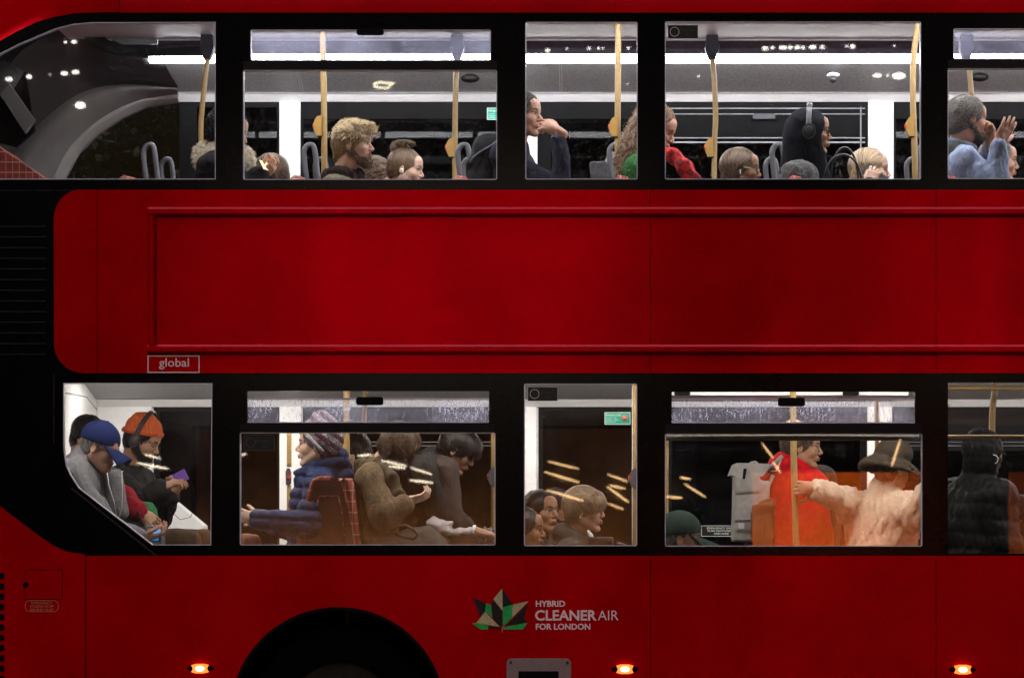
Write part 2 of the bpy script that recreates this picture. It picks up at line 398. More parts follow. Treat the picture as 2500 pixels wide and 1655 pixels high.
# advert frame: a bevelled moulding
def bar(b, p0, p1, w, h=.016, hd=(1, 0)):
    (x0, z0), (x1, z1) = (X0(p0[0]), Z0(p0[1])), (X0(p1[0]), Z0(p1[1])); y0 = -.0075
    if abs(z0-z1) < 1e-6:
        a, c = z0-w*S/2, z0+w*S/2; bev = .010
        V = [(x0, y0, a), (x0, y0-h, a+bev), (x0, y0-h, c-bev*1.2), (x0, y0, c)]; V += [(x1, v[1], v[2]) for v in V]
    else:
        a, c = x0-w*S/2, x0+w*S/2; bev = .012
        V = [(a, y0, z1), (a+bev, y0-h, z1), (c-bev, y0-h, z1), (c, y0, z1)]; V += [(v[0], v[1], z0) for v in V]
    b.add(V, [(0, 1, 5, 4), (1, 2, 6, 5), (2, 3, 7, 6), (3, 0, 4, 7), (3, 2, 1, 0), (4, 5, 6, 7)])
b = MB(); bar(b, (362, 517), (XR-200, 517), 21); bar(b, (362, 852), (XR-200, 852), 21); bar(b, (371, 527.5), (371, 841.5), 19)
part(b, 'advert_frame', M['red'])
# small dark gap below the lower frame rail and inside the upper one
b = MB(); b.prism(ppoly([(383, 528.2), (XR-200, 528.2), (XR-200, 530.4), (383, 530.4)]), -.0125, -.0076)
b.prism(ppoly([(362, 863.6), (XR-200, 863.6), (XR-200, 866.2), (362, 866.2)]), -.0125, -.0076)
b.prism(ppoly([(380.8, 530.5), (382.6, 530.5), (382.6, 841), (380.8, 841)]), -.0125, -.0076)
part(b, 'frame_gasket', M['blackmatte'])
# lower body, with wheel arch
AC, AR = (826, 1744), 256
def arch(n=40):
    zg = 1905
    a0 = math.degrees(math.asin(min(1, (zg-AC[1])/AR)))
    return [(AC[0]+AR*math.cos(math.radians(a)), AC[1]-AR*math.sin(math.radians(a))) for a in np.linspace(180+a0, -a0, n)]
low1 = [(211.5, 1356), (1587.2, 1356), (1587.2, 1905)] + list(reversed(arch())) + [(211.5, 1905)]
seam_panel('side_panel', low1)
for x0, x1 in ((1588.8, 2284.2), (2285.8, 2990), (2991.5, XR)):
    seam_panel('side_panel', [(x0, 1356), (x1, 1356), (x1, 1905), (x0, 1905)])
rp = [(-262, 1092), (0, 1235), (72, 1290), (100, 1311), (130, 1331), (160, 1345), (185, 1350), (208.5, 1353), (208.5, 1905), (-262, 1905)]
seam_panel('engine_panel', rp)
b = MB(); b.prism(ppoly([(-262, 1363), (XR, 1363), (XR, 1905)] + list(reversed(arch())) + [(-262, 1905)]), .0005, .006); part(b, 'body_backing', M['blackmatte'])
# arch lip and dark well
b = MB()
pts = arch(); o_ = [(AC[0]+(p[0]-AC[0])*1.03, AC[1]+(p[1]-AC[1])*1.03) for p in pts]
b.prism(ppoly(pts+list(reversed(o_))), -.016, -.0078); part(b, 'arch_lip', M['blackmatte'])
b = MB(); n = len(pts)
b.add([(X0(p[0]), -.008, Z0(p[1])) for p in pts]+[(X0(p[0]), .8, Z0(p[1])) for p in pts], [(i, i+1, i+1+n, i+n) for i in range(n-1)])
b.add([(X0(p[0]), .8, Z0(p[1])) for p in pts], [tuple(range(n))])
part(b, 'wheel_well', M['blackmatte'])
def wheel(px, y, z=.50, s=1):
    b = MB(); x = X0(px); R = .50
    prof = [(0.30, -.005), (.40, -.03), (.465, -.02), (.495, .02), (.50, .12), (.495, .24), (.46, .28), (.30, .27)]
    V = []; F = []; N = 64
    for i in range(N):
        a = 2*PI*i/N
        for r, yy in prof: V.append((x+r*math.cos(a), y+yy*s, z+r*math.sin(a)))
    m = len(prof)
    for i in range(N):
        for j in range(m-1): F.append((i*m+j, ((i+1) % N)*m+j, ((i+1) % N)*m+j+1, i*m+j+1))
    w = link('wheel', V, F, M['rubber'], bus, True)
    b = MB(); b.disc((x, y+.11*s, z), (0, 1, 0), .30, .12, 40); b.disc((x, y+.03*s, z), (0, 1, 0), .13, .06, 24)
    for i in range(8):
        a = 2*PI*i/8; b.disc((x+.22*math.cos(a), y+.04*s, z+.22*math.sin(a)), (0, 1, 0), .018, .05, 8)
    b.build('hub', M['steel'], w)
wheel(826, .07); wheel(826, 2.43, s=-1); wheel(826+2600, .07); wheel(826+2600, 2.43, s=-1)
b = MB(); b.box((BX0+.2, .3, .30), (BX1-.2, 2.2, .44)); part(b, 'chassis', M['blackmatte'])

# engine grille slots, flap, louvres
for i in range(14):
    b = MB(); y0 = 1398+25*i; b.prism(ppoly(rrect(-58, y0, 12, y0+15, 3)), -.0085, -.0072); part(b, 'grille_slot', M['blackmatte'])
b = MB(); b.prism(ppoly(rrect(61, 1390, 154, 1463, 2)), -.0080, -.0071, [ppoly(rrect(62.6, 1391.6, 152.4, 1461.6, 2))]); fl = part(b, 'access_flap', M['blackmatte'])
b = MB(); b.prism(ppoly(rrect(62.6, 1391.6, 152.4, 1461.6, 2)), -.0095, -.0072); part(b, 'flap_door', M['red'], fl)
b = MB(); b.disc((X0(64), -.0098, Z0(1427)), (0, 1, 0), .016, .001, 16); part(b, 'finger_hole', M['blackmatte'], fl)
b = MB(); b.prism(ppoly([(209.2, 1356), (211, 1356), (211, 1905), (209.2, 1905)]), -.006, -.0006); part(b, 'panel_seam', M['blackmatte'])
bl = mat('louvre plastic', (.013, .012, .013), .5, .3, 30)
b = MB()
for i in range(13):
    y0 = 552+26*i; b.prism(ppoly([(-60, y0), (112, y0), (112, y0+1.6), (-60, y0+1.6)]), -.006, -.0005)
b.prism(ppoly([(131, 912), (132.4, 912), (132.4, 1085), (131, 1085)]), -.003, -.0004)
part(b, 'air_louvre', bl)
b = MB(); b.prism(ppoly([(172, 1192), (176, 1190), (392, 1362), (386, 1362)]), -.003, -.0004); part(b, 'glazing_joint', bl)
b = MB(); b.prism(ppoly([(-58, 464.5), (186, 464.5), (186, 465.7), (-58, 465.7)]), -.003, -.0004); part(b, 'glazing_joint', bl)

# cantrail and roof: cross-section swept along the bus
prof = []
for i in range(15):
    a = (PI/2)*i/14; prof.append((.56-.56*math.cos(a)**.8, Z0(32)+.43*math.sin(a)**1.25))
full = prof + [(2.5-y, z) for y, z in reversed(prof)]
def roof_seg(x0, x1, name='roof'):
    V = [(x0, y-.004, z) for y, z in full]+[(x1, y-.004, z) for y, z in full]; n = len(full)
    F = [(i, i+1, i+1+n, i+n) for i in range(n-1)]
    return link(name, V, F, M['red'], bus, True)
# rear corner drops in a curve: build it from sections whose lower edge follows the red/black line
edge = [(-262, 430), (-240, 350), (-196, 265), (-135, 190), (-70, 142), (0, 102), (39, 79), (90, 55), (135, 42), (180, 34), (225, 32), (290, 31)]
V = []; n = len(full)
for j, (ex, ey) in enumerate(edge):
    x = X0(ex); zb = Z0(ey); top = Z0(32)+.43 - (.9*(1-math.sin(math.acos(min(1, max(0, (290-ex)/560))))))*.9
    for y, z in full:
        f = (z-Z0(32))/.43; V.append((x, y-.004, zb+(top-zb)*f))
F = [(j*n+i, j*n+i+1, (j+1)*n+i+1, (j+1)*n+i) for j in range(len(edge)-1) for i in range(n-1)]
link('roof', V, F, M['red'], bus, True)
VI = [(v[0], 1.25+(v[1]-1.25)*.97, v[2]-.02) for v in V]; link('roof_lining', VI, F, M['darktrim'], bus, True)
roof_seg(X0(291.4), X0(1500)); roof_seg(X0(1500.8), BX1)
full_keep = full; full = [(1.25+(y-1.25)*.975+.004, z-.02) for y, z in full]; _r = roof_seg(X0(270), BX1-.01); _r.name = 'roof_lining'; _r.data.materials[0] = M['darktrim']; full = full_keep
b = MB(); b.box((BX0, .01, .35), (BX0+.05, 2.49, Z0(400)-.002)); part(b, 'rear_panel', M['red'])
b = MB(); b.box((BX1-.05, .0, .35), (BX1, 2.5, Z0(32)+.3)); part(b, 'front_panel', M['red'])

# ------------------------------------------------------------------ side markings
def line_rect(x0, y0, x1, y1, t, m, name, r=.1):
    b = MB(); b.prism(ppoly(rrect(x0, y0, x1, y1, r)), -.0092, -.0076, [ppoly(rrect(x0+t, y0+t, x1-t, y1-t, max(.05, r-t)))]); return part(b, name, m)
sg = line_rect(361, 868, 488, 910.5, 2.6, M['cream'], 'side_notice')
text('lettering', 'global', X0(389), Z0(895), .064, M['cream'], sg, -.0090, bold=.0004, width=73*S)
hy = -.0090
lg = [((986, 377), 'HYBRID', 68, .0012), ((986, 642), 'FOR LONDON', 68, .0012), ((978, 535), 'CLEANER', 118, .0020), ((1705, 535), 'AIR', 118, -.0004)]
wid = {'HYBRID': 340, 'FOR LONDON': 632, 'CLEANER': 712, 'AIR': 236}
def leafpt(p): return (1100+p[0]*.21106, 1400+p[1]*.21106)
leaf = [('lolive', [(598, 168), (604, 430), (496, 292)]), ('lblack', [(602, 170), (720, 352), (604, 386)]),
        ('lblack', [(258, 268), (410, 345), (402, 432), (340, 490)]), ('lgreen', [(410, 343), (468, 356), (480, 500), (402, 432)]),
        ('lblack', [(496, 300), (470, 345), (490, 520), (590, 615), (600, 600), (600, 432)]),
        ('lolive', [(400, 436), (566, 610), (300, 566)]), ('lgreen', [(245, 572), (300, 568), (440, 600), (432, 642), (350, 642)]),
        ('lblack', [(440, 602), (566, 614), (590, 634), (436, 634)]),
        ('lgreen', [(606, 386), (718, 356), (712, 508), (606, 610)]), ('lolive', [(724, 354), (904, 316), (706, 512)]),
        ('lblack', [(892, 346), (850, 522), (886, 562), (640, 604)]), ('lgreen', [(890, 566), (840, 642), (612, 642), (612, 616)]),
        ('lolive', [(596, 615), (603, 615), (602, 678), (598, 678)])]
b = MB(); mats = [M['lolive'], M['lblack'], M['lgreen']]
for m_, pts in leaf:
    b.mi = {'lolive': 0, 'lblack': 1, 'lgreen': 2}[m_]
    b.prism(ppoly([leafpt(p) for p in pts]), -.0088, -.0076)
lf = part(b, 'leaf_emblem', mats)
for (p, s_, hgt, bo) in lg:
    q = leafpt(p); text('lettering', s_, X0(q[0]), Z0(q[1]), hgt*.21106*S/.72, M['cream'], lf, hy, bold=bo, width=wid[s_]*.21106*S)
es = line_rect(62, 1464.5, 144, 1493, 1.3, M['creamdim'], 'engine_stop_notice', 12)
for i, (s_, w) in enumerate((('EMERGENCY', 52), ('ENGINE STOP', 57), ('BEHIND FLAP', 56))):
    text('lettering', s_, X0(103-w/2), Z0(1474+8.4*i), .0195, M['creamdim'], es, -.0088, width=w*S)
# filler plate
b = MB(); b.prism(ppoly(rrect(1237, 1606, 1394, 1760, 12)), -.018, -.0075); pl = part(b, 'filler_plate', M['plate'])
b = MB(); b.prism(ppoly(rrect(1266, 1637, 1364, 1735, 2)), -.0195, -.0182); part(b, 'filler_opening', M['blackmatte'], pl)
for cx in (1247.5, 1385.5):
    b = MB(); b.disc((X0(cx), -.0195, Z0(1616)), (0, 1, 0), .007, .004, 10); part(b, 'screw', M['steel'], pl)
# amber side markers
for cx, cy in ((490, 1630.5), (1525.5, 1632), (2349, 1633), (3150, 1633)):
    b = MB(); b.ell((X0(cx), -.006, Z0(cy)), (.072, .016, .021)); mk = b.build('marker_light', M['blackmatte'], bus, True)
    b = MB(); x, z = X0(cx), Z0(cy)
    out = [(x-.044, z+.018), (x-.02, z+.024), (x+.02, z+.024), (x+.044, z+.018), (x+.036, z), (x+.044, z-.018), (x+.02, z-.024), (x-.02, z-.024), (x-.044, z-.018), (x-.036, z)]
    b.prism(out, -.030, -.010); b.build('lens', M['amber'], mk)
    b = MB(); b.ell((x, -.031, z), (.022, .006, .013)); b.build('bulb', M['amberhot'], mk, True)

# ================================================================== INTERIOR
FL_U, FL_L = 2.47, .36
XI0, XI1 = X0(-28), BX1-.3
def yz(poly, x0, x1, b):
    """closed cross-section (y,z) swept along x"""
    n = len(poly); b.add([(x0, y, z) for y, z in poly]+[(x1, y, z) for y, z in poly],
                         [(i, (i+1) % n, (i+1) % n+n, i+n) for i in range(n)]+[tuple(range(n-1, -1, -1)), tuple(range(n, 2*n))])
def strip_yz(poly, x0, x1, b, step=.45):
    n = max(1, int((x1-x0)/step))
    for i in range(n):
        a_, c_ = x0+(x1-x0)*i/n, x0+(x1-x0)*(i+1)/n; m_ = len(poly)
        b.add([(a_, y, z) for y, z in poly]+[(c_, y, z) for y, z in poly], [(j, (j+1) % m_, (j+1) % m_+m_, j+m_) for j in range(m_)]+([tuple(range(m_-1, -1, -1))] if i == 0 else [])+([tuple(range(m_, 2*m_))] if i == n-1 else []))
def zpy(py, y): return W(0, py, y).z
# inner lining of the near wall (light laminate pillars and rails behind the black sheet)
b = MB()
grow = lambda w, d: [((p[0]), (p[1])) for p in offset_poly(w, -d)]
liner_u = [(-28, 126), (0, 109), (180, 38), (XR-140, 34), (XR-140, 925), (-28, 925)]
rect = lambda x0, y0, x1, y1: [(x0, y0), (x1, y0), (x1, y1), (x0, y1)]
hs = [[(-29, 450), (-29, 139), (0, 122), (45, 99), (90, 80), (135, 61), (180, 50), (225, 46), (538, 45), (538, 450)], rect(580, 62, 1226, 452), rect(1270, 44, 1570, 452), rect(1611, 44, 2262, 452), rect(2301, 60, 2934, 452)] + [grow(w, 12) for w in more_u]
b.prism(ppoly(liner_u), .036, .05, [ppoly(h) for h in hs])
liner_l = [(-28, 926), (XR-140, 926), (XR-140, 1440), (-28, 1440)]
hs = [grow(LW1, 8), rect(573, 944, 1222, 1345), rect(1268, 928.5, 1568, 1345), rect(1611, 946, 2264, 1346), rect(2300, 928, 2934, 1366)] + [grow(w, 10) for w in more_l]
b.prism(ppoly(liner_l), .036, .05, [ppoly(h) for h in hs])
part(b, 'near_side_lining', M['white'])

# floors and ceilings
b = MB(); b.box((BX0+.06, .052, 2.42), (XI1, 2.44, FL_U)); part(b, 'upper_deck_floor', M['floor'])
b = MB(); b.box((BX0+.06, .052, .28), (XI1, 2.44, FL_L)); part(b, 'lower_deck_floor', M['floor'])
lc = mat('lower ceiling panel', (.42, .41, .41), .6, .1, 60)
b = MB(); b.box((X0(-28), .052, 2.405), (XI1, 1.90, 2.418)); part(b, 'lower_ceiling', lc)
b = MB(); yz([(1.902, 2.405), (2.29, zpy(973, 2.29)), (2.33, zpy(973, 2.29)+.01), (2.33, 2.418), (1.902, 2.418)], X0(-28), XI1, b); part(b, 'lower_cove', lc)
# upper ceiling: centre panel, duct, strip light, cove, rail on each side
def mir(p, on): return [(2.5-y, z) for y, z in reversed(p)] if on else p
xs0 = X0(360)*1.148
cross = []
yS1, yS0, yD = 1.86, 1.80, 1.46
zst1, zst0, zdu = zpy(155, yS1), zpy(132, yS0), zpy(98, yD)
zr1, zr0 = zpy(227, 2.30), zpy(249, 2.345)
for on in (False,):
    if not on:
        b = MB(); yz([(.90, zdu+.004), (yD, zdu+.004), (yD, zdu+.02), (.90, zdu+.02)], xs0-.4, XI1, b); part(b, 'ceiling_panel', M['ceil'])
    b = MB(); yz(mir([(yD, zdu), (yD+.008, zdu-.004), (yD+.008, zdu+.03), (yD, zdu+.03)], on), xs0-.25, XI1, b); part(b, 'panel_bead', M['rim'])
    b = MB(); yz(mir([(yD+.012, zdu-.003), (yS0-.06, zpy(99, yS0-.06)), (yS0-.03, zpy(117, yS0-.03)), (yS0-.002, zst0-.002), (yS0, zst0+.10), (yD+.012, zdu+.05)], on), xs0-.3, XI1, b); part(b, 'air_duct', M['duct'])
    b = MB(); strip_yz(mir([(yS0, zst0), (yS0+.02, zst1+.012), (yS1-.018, zst1-.002), (yS1+.006, zst1+.004), (yS1+.016, zst1+.018), (yS0, zst0+.03)], on), xs0, XI1, b); part(b, 'light_strip', M['strip'])
    b = MB(); c = [(yS1+.018, zst1+.018)]
    for i in range(1, 9):
        f = i/8; c.append((yS1+.018+(2.30-yS1-.018)*f, zst1+.018+(zr1+.004-zst1-.018)*(f**1.5)))
    yz(mir(c+[(2.34, zr1+.03), (1.9, zst1+.05)], on), xs0, XI1, b); cv = part(b, 'cove_panel', M['cove'])
    for pxs in (726, 1366, 2560):
        b = MB(); xx = (pxs-CX)*S*(12+2.1)/12
        for d in (0, .014): b.tube([(xx+d, p[0], p[1]-.001) for p in c], .0013, 5)
        if not on: part(b, 'panel_joint', M['rim'], cv)
    if on: continue
    b = MB(); yz(mir([(2.295, zr1), (2.345, zr0), (2.36, zr0), (2.36, zr1+.02)], on), X0(430)*1.19, XI1, b); part(b, 'cant_rail', M['white'])
    b = MB(); yz(mir([(2.285, zr1+.001), (2.294, zr1-.006), (2.30, zr1+.004)], on), X0(430)*1.19, XI1, b); part(b, 'rail_bead', M['rim'])

b = MB(); b.box((xs0-.4, .06, 4.395), (XI1, .899, 4.41)); part(b, 'near_ceiling_panel', M['ceil'])
b = MB(); strip_yz([(.24, 4.31), (.25, 4.30), (.32, 4.30), (.33, 4.31), (.33, 4.33), (.24, 4.33)], xs0, XI1, b); part(b, 'light_strip', M['stripnear'])
b = MB(); b.box((xs0, .255, 4.331), (XI1, .315, 4.394)); part(b, 'light_housing', M['duct'])
# far side wall: band with openings, pillars in white laminate
KF = S*(D+YF)/D
def FX(px): return (px-CX)*KF
def FZ(py): return EYE+(HZ-py)*KF
def fpoly(pts): return [(FX(a), FZ(c)) for a, c in pts]
XRF = XI1/KF+CX
b = MB()   # dark sheet around the far panes, holes are the glass
fu = [rect(740, 290, 1245, 640), rect(1345, 290, 1550, 640), rect(1600, 340, 2112, 640), rect(2188, 290, 2700, 640)]
fuf = rect(480, 262, 676, 640)
b.prism(fpoly([(438, 249), (XRF, 249), (XRF, 660), (438, 660)]), YF+.004, YF+.03, [fpoly(h) for h in fu+[fuf]])
fp = part(b, 'far_window_band', M['darktrim'])
for h in fu+[fuf, rect(1612, 284, 2112, 332)]:
    b = MB(); b.prism(fpoly(h), YF+.014, YF+.02); part(b, 'far_window_pane', M['glassfar'])
for (x0, x1) in ((684, 734), (2119, 2180), (1283, 1312), (2760, 2820)):
    b = MB(); b.prism(fpoly(rect(x0, 249.5, x1, 660)), YF-.03, YF+.0035); part(b, 'far_pillar', M['white'])
b = MB()   # opening hopper lines of the far window
for y0, y1 in ((264, 266.5), (278, 280), (336, 338.5), (346, 350)):
    b.prism(fpoly(rect(1600, y0, 2112, y1)), YF-.004, YF+.003)
b.prism(fpoly(rect(2100, 262, 2103, 500)), YF-.004, YF+.003)
part(b, 'far_hopper_frame', mat('thin grey frame', (.30, .30, .31), .4, .2, 20))
b = MB(); b.prism(fpoly(rrect(1838, 279, 1892, 292, 4)), YF-.02, YF-.005); part(b, 'far_window_catch', M['greyplastic'])
b = MB(); b.box((X0(-28), YF+.004, FL_U), (XI1, YF+.03, FZ(661))); part(b, 'far_side_lining', M['greytrim'])

# rear quarter: moulded arch, rear window, hatch
arc = [(150, 470), (157, 440), (192, 375), (240, 327), (300, 288), (360, 261), (436, 250)]
out = [(438, 250), (438, 205), (418, 158), (380, 150), (380, 100), (-40, 100), (-40, 660), (148, 660)]
b = MB(); b.prism(fpoly(arc+out), YF-.01, YF+.03); part(b, 'rear_quarter_moulding', M['greytrim'])
def swept(path_px, y0s, y1s, m, name, ripple=0):
    pass
# moulded quarter: a surface lofted between smooth curves given as (px, py, y)
def loft(name, A, B, m, rows=12, bulge=.05, n=6):
    PA = spline([W(*p) for p in A], n); PB = spline([W(*p) for p in B], n); V = []
    for p, q in zip(PA, PB):
        for j in range(rows):
            f = j/(rows-1); V.append(p.lerp(q, f)+Vector((0, -bulge*math.sin(PI*f), 0)))
    F = [(i*rows+j, (i+1)*rows+j, (i+1)*rows+j+1, i*rows+j+1) for i in range(len(PA)-1) for j in range(rows-1)]
    return link(name, V, F, m, bus, True)
A0 = [(150, 470, 2.33), (157, 440, 2.33), (192, 375, 2.33), (240, 327, 2.33), (300, 288, 2.33), (360, 261, 2.33), (436, 250, 2.33)]
A1 = [(120, 470, 2.26), (128, 440, 2.26), (166, 366, 2.26), (220, 310, 2.26), (284, 268, 2.26), (350, 243, 2.26), (436, 231, 2.26)]
A2 = [(-20, 470, 2.10), (8, 425, 2.10), (62, 340, 2.10), (130, 272, 2.10), (210, 222, 2.12), (310, 206, 2.16), (436, 215, 2.20)]
A3 = [(-90, 380, 1.6), (-60, 300, 1.6), (-20, 190, 1.6), (60, 120, 1.6), (170, 70, 1.62), (270, 122, 1.74), (400, 150, 1.86)]
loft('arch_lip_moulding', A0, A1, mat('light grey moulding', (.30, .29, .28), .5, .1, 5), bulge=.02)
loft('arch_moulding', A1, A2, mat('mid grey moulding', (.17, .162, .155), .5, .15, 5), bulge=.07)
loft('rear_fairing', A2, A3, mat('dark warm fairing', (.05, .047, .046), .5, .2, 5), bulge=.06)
# rear window and its grey pillar
b = MB(); P = [W(-40, 120, 1.2), W(60, 175, 1.3), W(85, 320, 1.4), W(40, 360, 1.4), W(-40, 340, 1.2)]
b.add(P+[p+Vector((0, .03, 0)) for p in P], [(0, 1, 2, 3, 4), (9, 8, 7, 6, 5)]+[(i, (i+1) % 5, (i+1) % 5+5, i+5) for i in range(5)]); part(b, 'rear_window', M['black'])
b = MB(); P = [W(0, 212, 1.16), W(22, 205, 1.16), W(84, 293, 1.3), W(61, 325, 1.3), W(14, 250, 1.16), W(0, 232, 1.16)]
b.add(P+[p+Vector((0, .04, 0)) for p in P], [tuple(range(6)), tuple(range(11, 5, -1))]+[(i, (i+1) % 6, (i+1) % 6+6, i+6) for i in range(6)]); part(b, 'rear_pillar', mat('dim grey pillar', (.11, .105, .10), .55, .15, 5))
# roof hatch (dark framed grey panel)
hp_ = [(172, 58), (226, 57), (262, 98), (300, 113), (420, 117), (500, 117), (500, 136), (300, 138), (255, 128), (215, 100)]
b = MB(); P = [W(a, c, 1.42) for a, c in hp_]; n = len(P)
b.prism([(p.x, p.z) for p in P], 1.40, 1.44); part(b, 'hatch_frame', M['darktrim'])
b = MB(); b.prism([(W(a, c, 1.45).x, W(a, c, 1.45).z) for a, c in [(226, 50), (345, 50), (385, 100), (383, 108), (300, 108), (262, 94)]], 1.45, 1.47); part(b, 'hatch_panel', mat('hatch grey', (.14, .15, .15), .5, .1, 20))
b = MB(); b.prism([(W(a, c, 1.46).x, W(a, c, 1.46).z) for a, c in [(352, 50), (545, 50), (545, 98), (392, 98)]], 1.46, 1.48); part(b, 'hatch_panel', M['cove'])
b = MB(); b.tube([W(350, 56, 1.44), W(385, 100, 1.44)], .004, 6); b.tube([W(392, 97, 1.45), W(496, 97, 1.45)], .003, 6); part(b, 'hatch_bead', M['rim'])
b = MB(); kq = S*(D+1.3)/D; b.prism([((q[0]-CX)*kq, EYE+(HZ-q[1])*kq) for q in [(-70, 356), (-20, 360), (12, 365), (40, 388), (78, 412), (126, 446), (130, 475), (-70, 475)]], 1.05, 1.55); part(b, 'rear_bench_back', M['tartan'])

# cove fittings: speakers and camera dome
for pxs, pys in ((1148, 192), (2391, 189)):
    b = MB(); b.ell(W(pxs, pys, 2.05), (.058, .03, .027)); sp = b.build('speaker', M['blackmatte'], bus, True)
    b = MB(); b.ell(W(pxs, pys, 2.035), (.040, .02, .016)); b.build('speaker_cone', M['darkgrille'], sp, True)
b = MB(); b.ell(W(2034, 184, 2.02), (.040, .04, .016)); cm = b.build('camera_dome', M['white'], bus, True)
b = MB(); b.ell(W(2034, 195, 2.02), (.024, .026, .020)); b.build('dome_glass', mat('dark dome', (.03, .03, .035), .08, .1, 10), cm, True)

# lower deck far side
b = MB(); yz([(2.30, zpy(975, 2.30)), (2.345, zpy(993, 2.345)), (2.36, zpy(993, 2.345)), (2.36, zpy(970, 2.3))], (238-CX)*KF, XI1, b); part(b, 'lower_cant_rail', M['white'])
fl_ = [rect(390, 1004, 676, 1520), rect(746, 1060, 1270, 1520), rect(1325, 1002, 1545, 1520), rect(1640, 1004, 2100, 1520), rect(2188, 1100, 2700, 1520)]
b = MB(); b.prism(fpoly([(376, 994), (XRF, 994), (XRF, 1560), (376, 1560)]), YF+.004, YF+.03, [fpoly(h) for h in fl_]); part(b, 'lower_far_window_band', M['darktrim'])
for h in fl_:
    b = MB(); b.prism(fpoly(h), YF+.014, YF+.02); part(b, 'far_window_pane', M['glassfar'])
for (x0, x1) in ((240, 370), (684, 735), (1280, 1310), (2117, 2176), (2760, 2820)):
    b = MB(); b.prism(fpoly(rect(x0, 993.5, x1, 1560)), YF-.03, YF+.0035); part(b, 'far_pillar', M['white'])
for x0 in (370.5, 1310.5, 735.5):
    b = MB(); b.prism(fpoly(rect(x0, 995, x0+4, 1560)), YF-.02, YF+.0035); part(b, 'pillar_bead', M['rim'])
b = MB(); b.box((X0(-28), YF+.004, FL_L), (XI1, YF+.03, FZ(1561))); part(b, 'far_side_lining', M['greytrim'])
b = MB()
for y0 in (1078, 1087):
    for xa, xb in ((750, 1262), (2190, 2700)): b.prism(fpoly(rect(xa, y0, xb, y0+1.6)), YF-.004, YF+.003)
part(b, 'far_hopper_frame', mat('dim frame', (.16, .16, .17), .4, .2, 20))
xr = (238-CX)*KF
b = MB(); b.box((xr-.05, .06, FL_L), (xr, 2.40, 2.41)); part(b, 'rear_inner_wall', M['white'])
b = MB(); P = [W(160, 959, .9), W(212, 969, 1.6), W(236, 1000, 2.2)]; b.tube(P, .003, 6); part(b, 'wall_joint', M['greyplastic'])
b = MB(); P = [W(412, 1225, 2.2), W(430, 1225, 2.2), W(500, 1283, 2.2), W(500, 1400, 2.2), W(400, 1400, 2.2)]; b.prism([(p.x, p.z) for p in P], 2.15, 2.3); part(b, 'stepped_side_panel', M['white'])
# lower ceiling lights: two strips close to the near side and one over the aisle
for ya, yb in ((.17, .24), (1.70, 1.82)):
    b = MB(); strip_yz([(ya, 2.396), (ya, 2.404), (yb, 2.404), (yb, 2.396)], X0(60), XI1, b); part(b, 'light_strip', M['striplow'])
# white ceiling fittings seen through the fourth lower hopper
b = MB(); b.box((X0(1640)*1.05, .55, zpy(962, 1.0)-.03), (X0(2215)*1.05, 1.2, 2.404)); part(b, 'ceiling_hatch', M['white'])
for a in (1666, 2078):
    b = MB(); b.prism([(W(q[0], q[1], .5).x, W(q[0], q[1], .5).z) for q in rrect(a-19, 950, a+19, 965, 3)], .50, .54); part(b, 'ceiling_vent', M['blackmatte'])

# ------------------------------------------------------------------ handrails
def rail(pts, y, r=.0165, bell=None, ball=None, side=-1, m='pole', stop=False, lbl=None):
    P = [W(a, c, y) for a, c in pts]
    Q = []
    for i in range(len(P)-1):
        for j in range(6): Q.append(P[i].lerp(P[i+1], j/6))
    Q.append(P[-1])
    Q = spline(P, 6); b = MB(); b.tube(Q, r, 14); o = b.build('handrail', M[m], bus, True)
    if bell:
        bx, b0, b1 = bell; k = S*(D+y)/D
        pts_ = [(bx+8, b0), (bx-3, b0+3), (bx-9, b0+12), (bx-12, (b0+b1)/2), (bx-10, b1-12), (bx-4, b1), (bx+8, b1)]
        bm = MB(); bm.prism([((p[0]-CX)*k, EYE+(HZ-p[1])*k) for p in pts_], y-.022, y+.022)
        bb = bm.build('bell_push', M['greyplastic' if stop else 'bell'], o)
        bm = MB(); bm.ell(((bx-11.5-CX)*k, y, EYE+(HZ-(b0+b1)/2)*k), (.007, .016, .017)); bm.build('button', M['redbtn'], bb, True)
        if not stop:
            bm = MB(); bm.prism([((p[0]-CX)*k, EYE+(HZ-p[1])*k) for p in ((bx-4, b1+.2), (bx+9, b1+.2), (bx+9, b1+2.5), (bx-2, b1+2.5))], y-.02, y+.02); bm.build('clamp', M['blackmatte'], bb)
    return o
def bracket(px, y=1.36, top=74, light=False):
    k = S*(D+y)/D
    pts = [(px-13, top-16), (px+11, top-16), (px+14, 97), (px+17, 118), (px+14, 128), (px+7, 146), (px-9, 146), (px-16, 128), (px-18, 118), (px-15, 97)]
    b = MB(); b.prism([((p[0]-CX)*k, EYE+(HZ-p[1])*k) for p in pts], y-.03, y+.03); part(b, 'rail_bracket', mat('bracket plastic', (.022, .02, .028), .6, .2, 30, spec=.06))
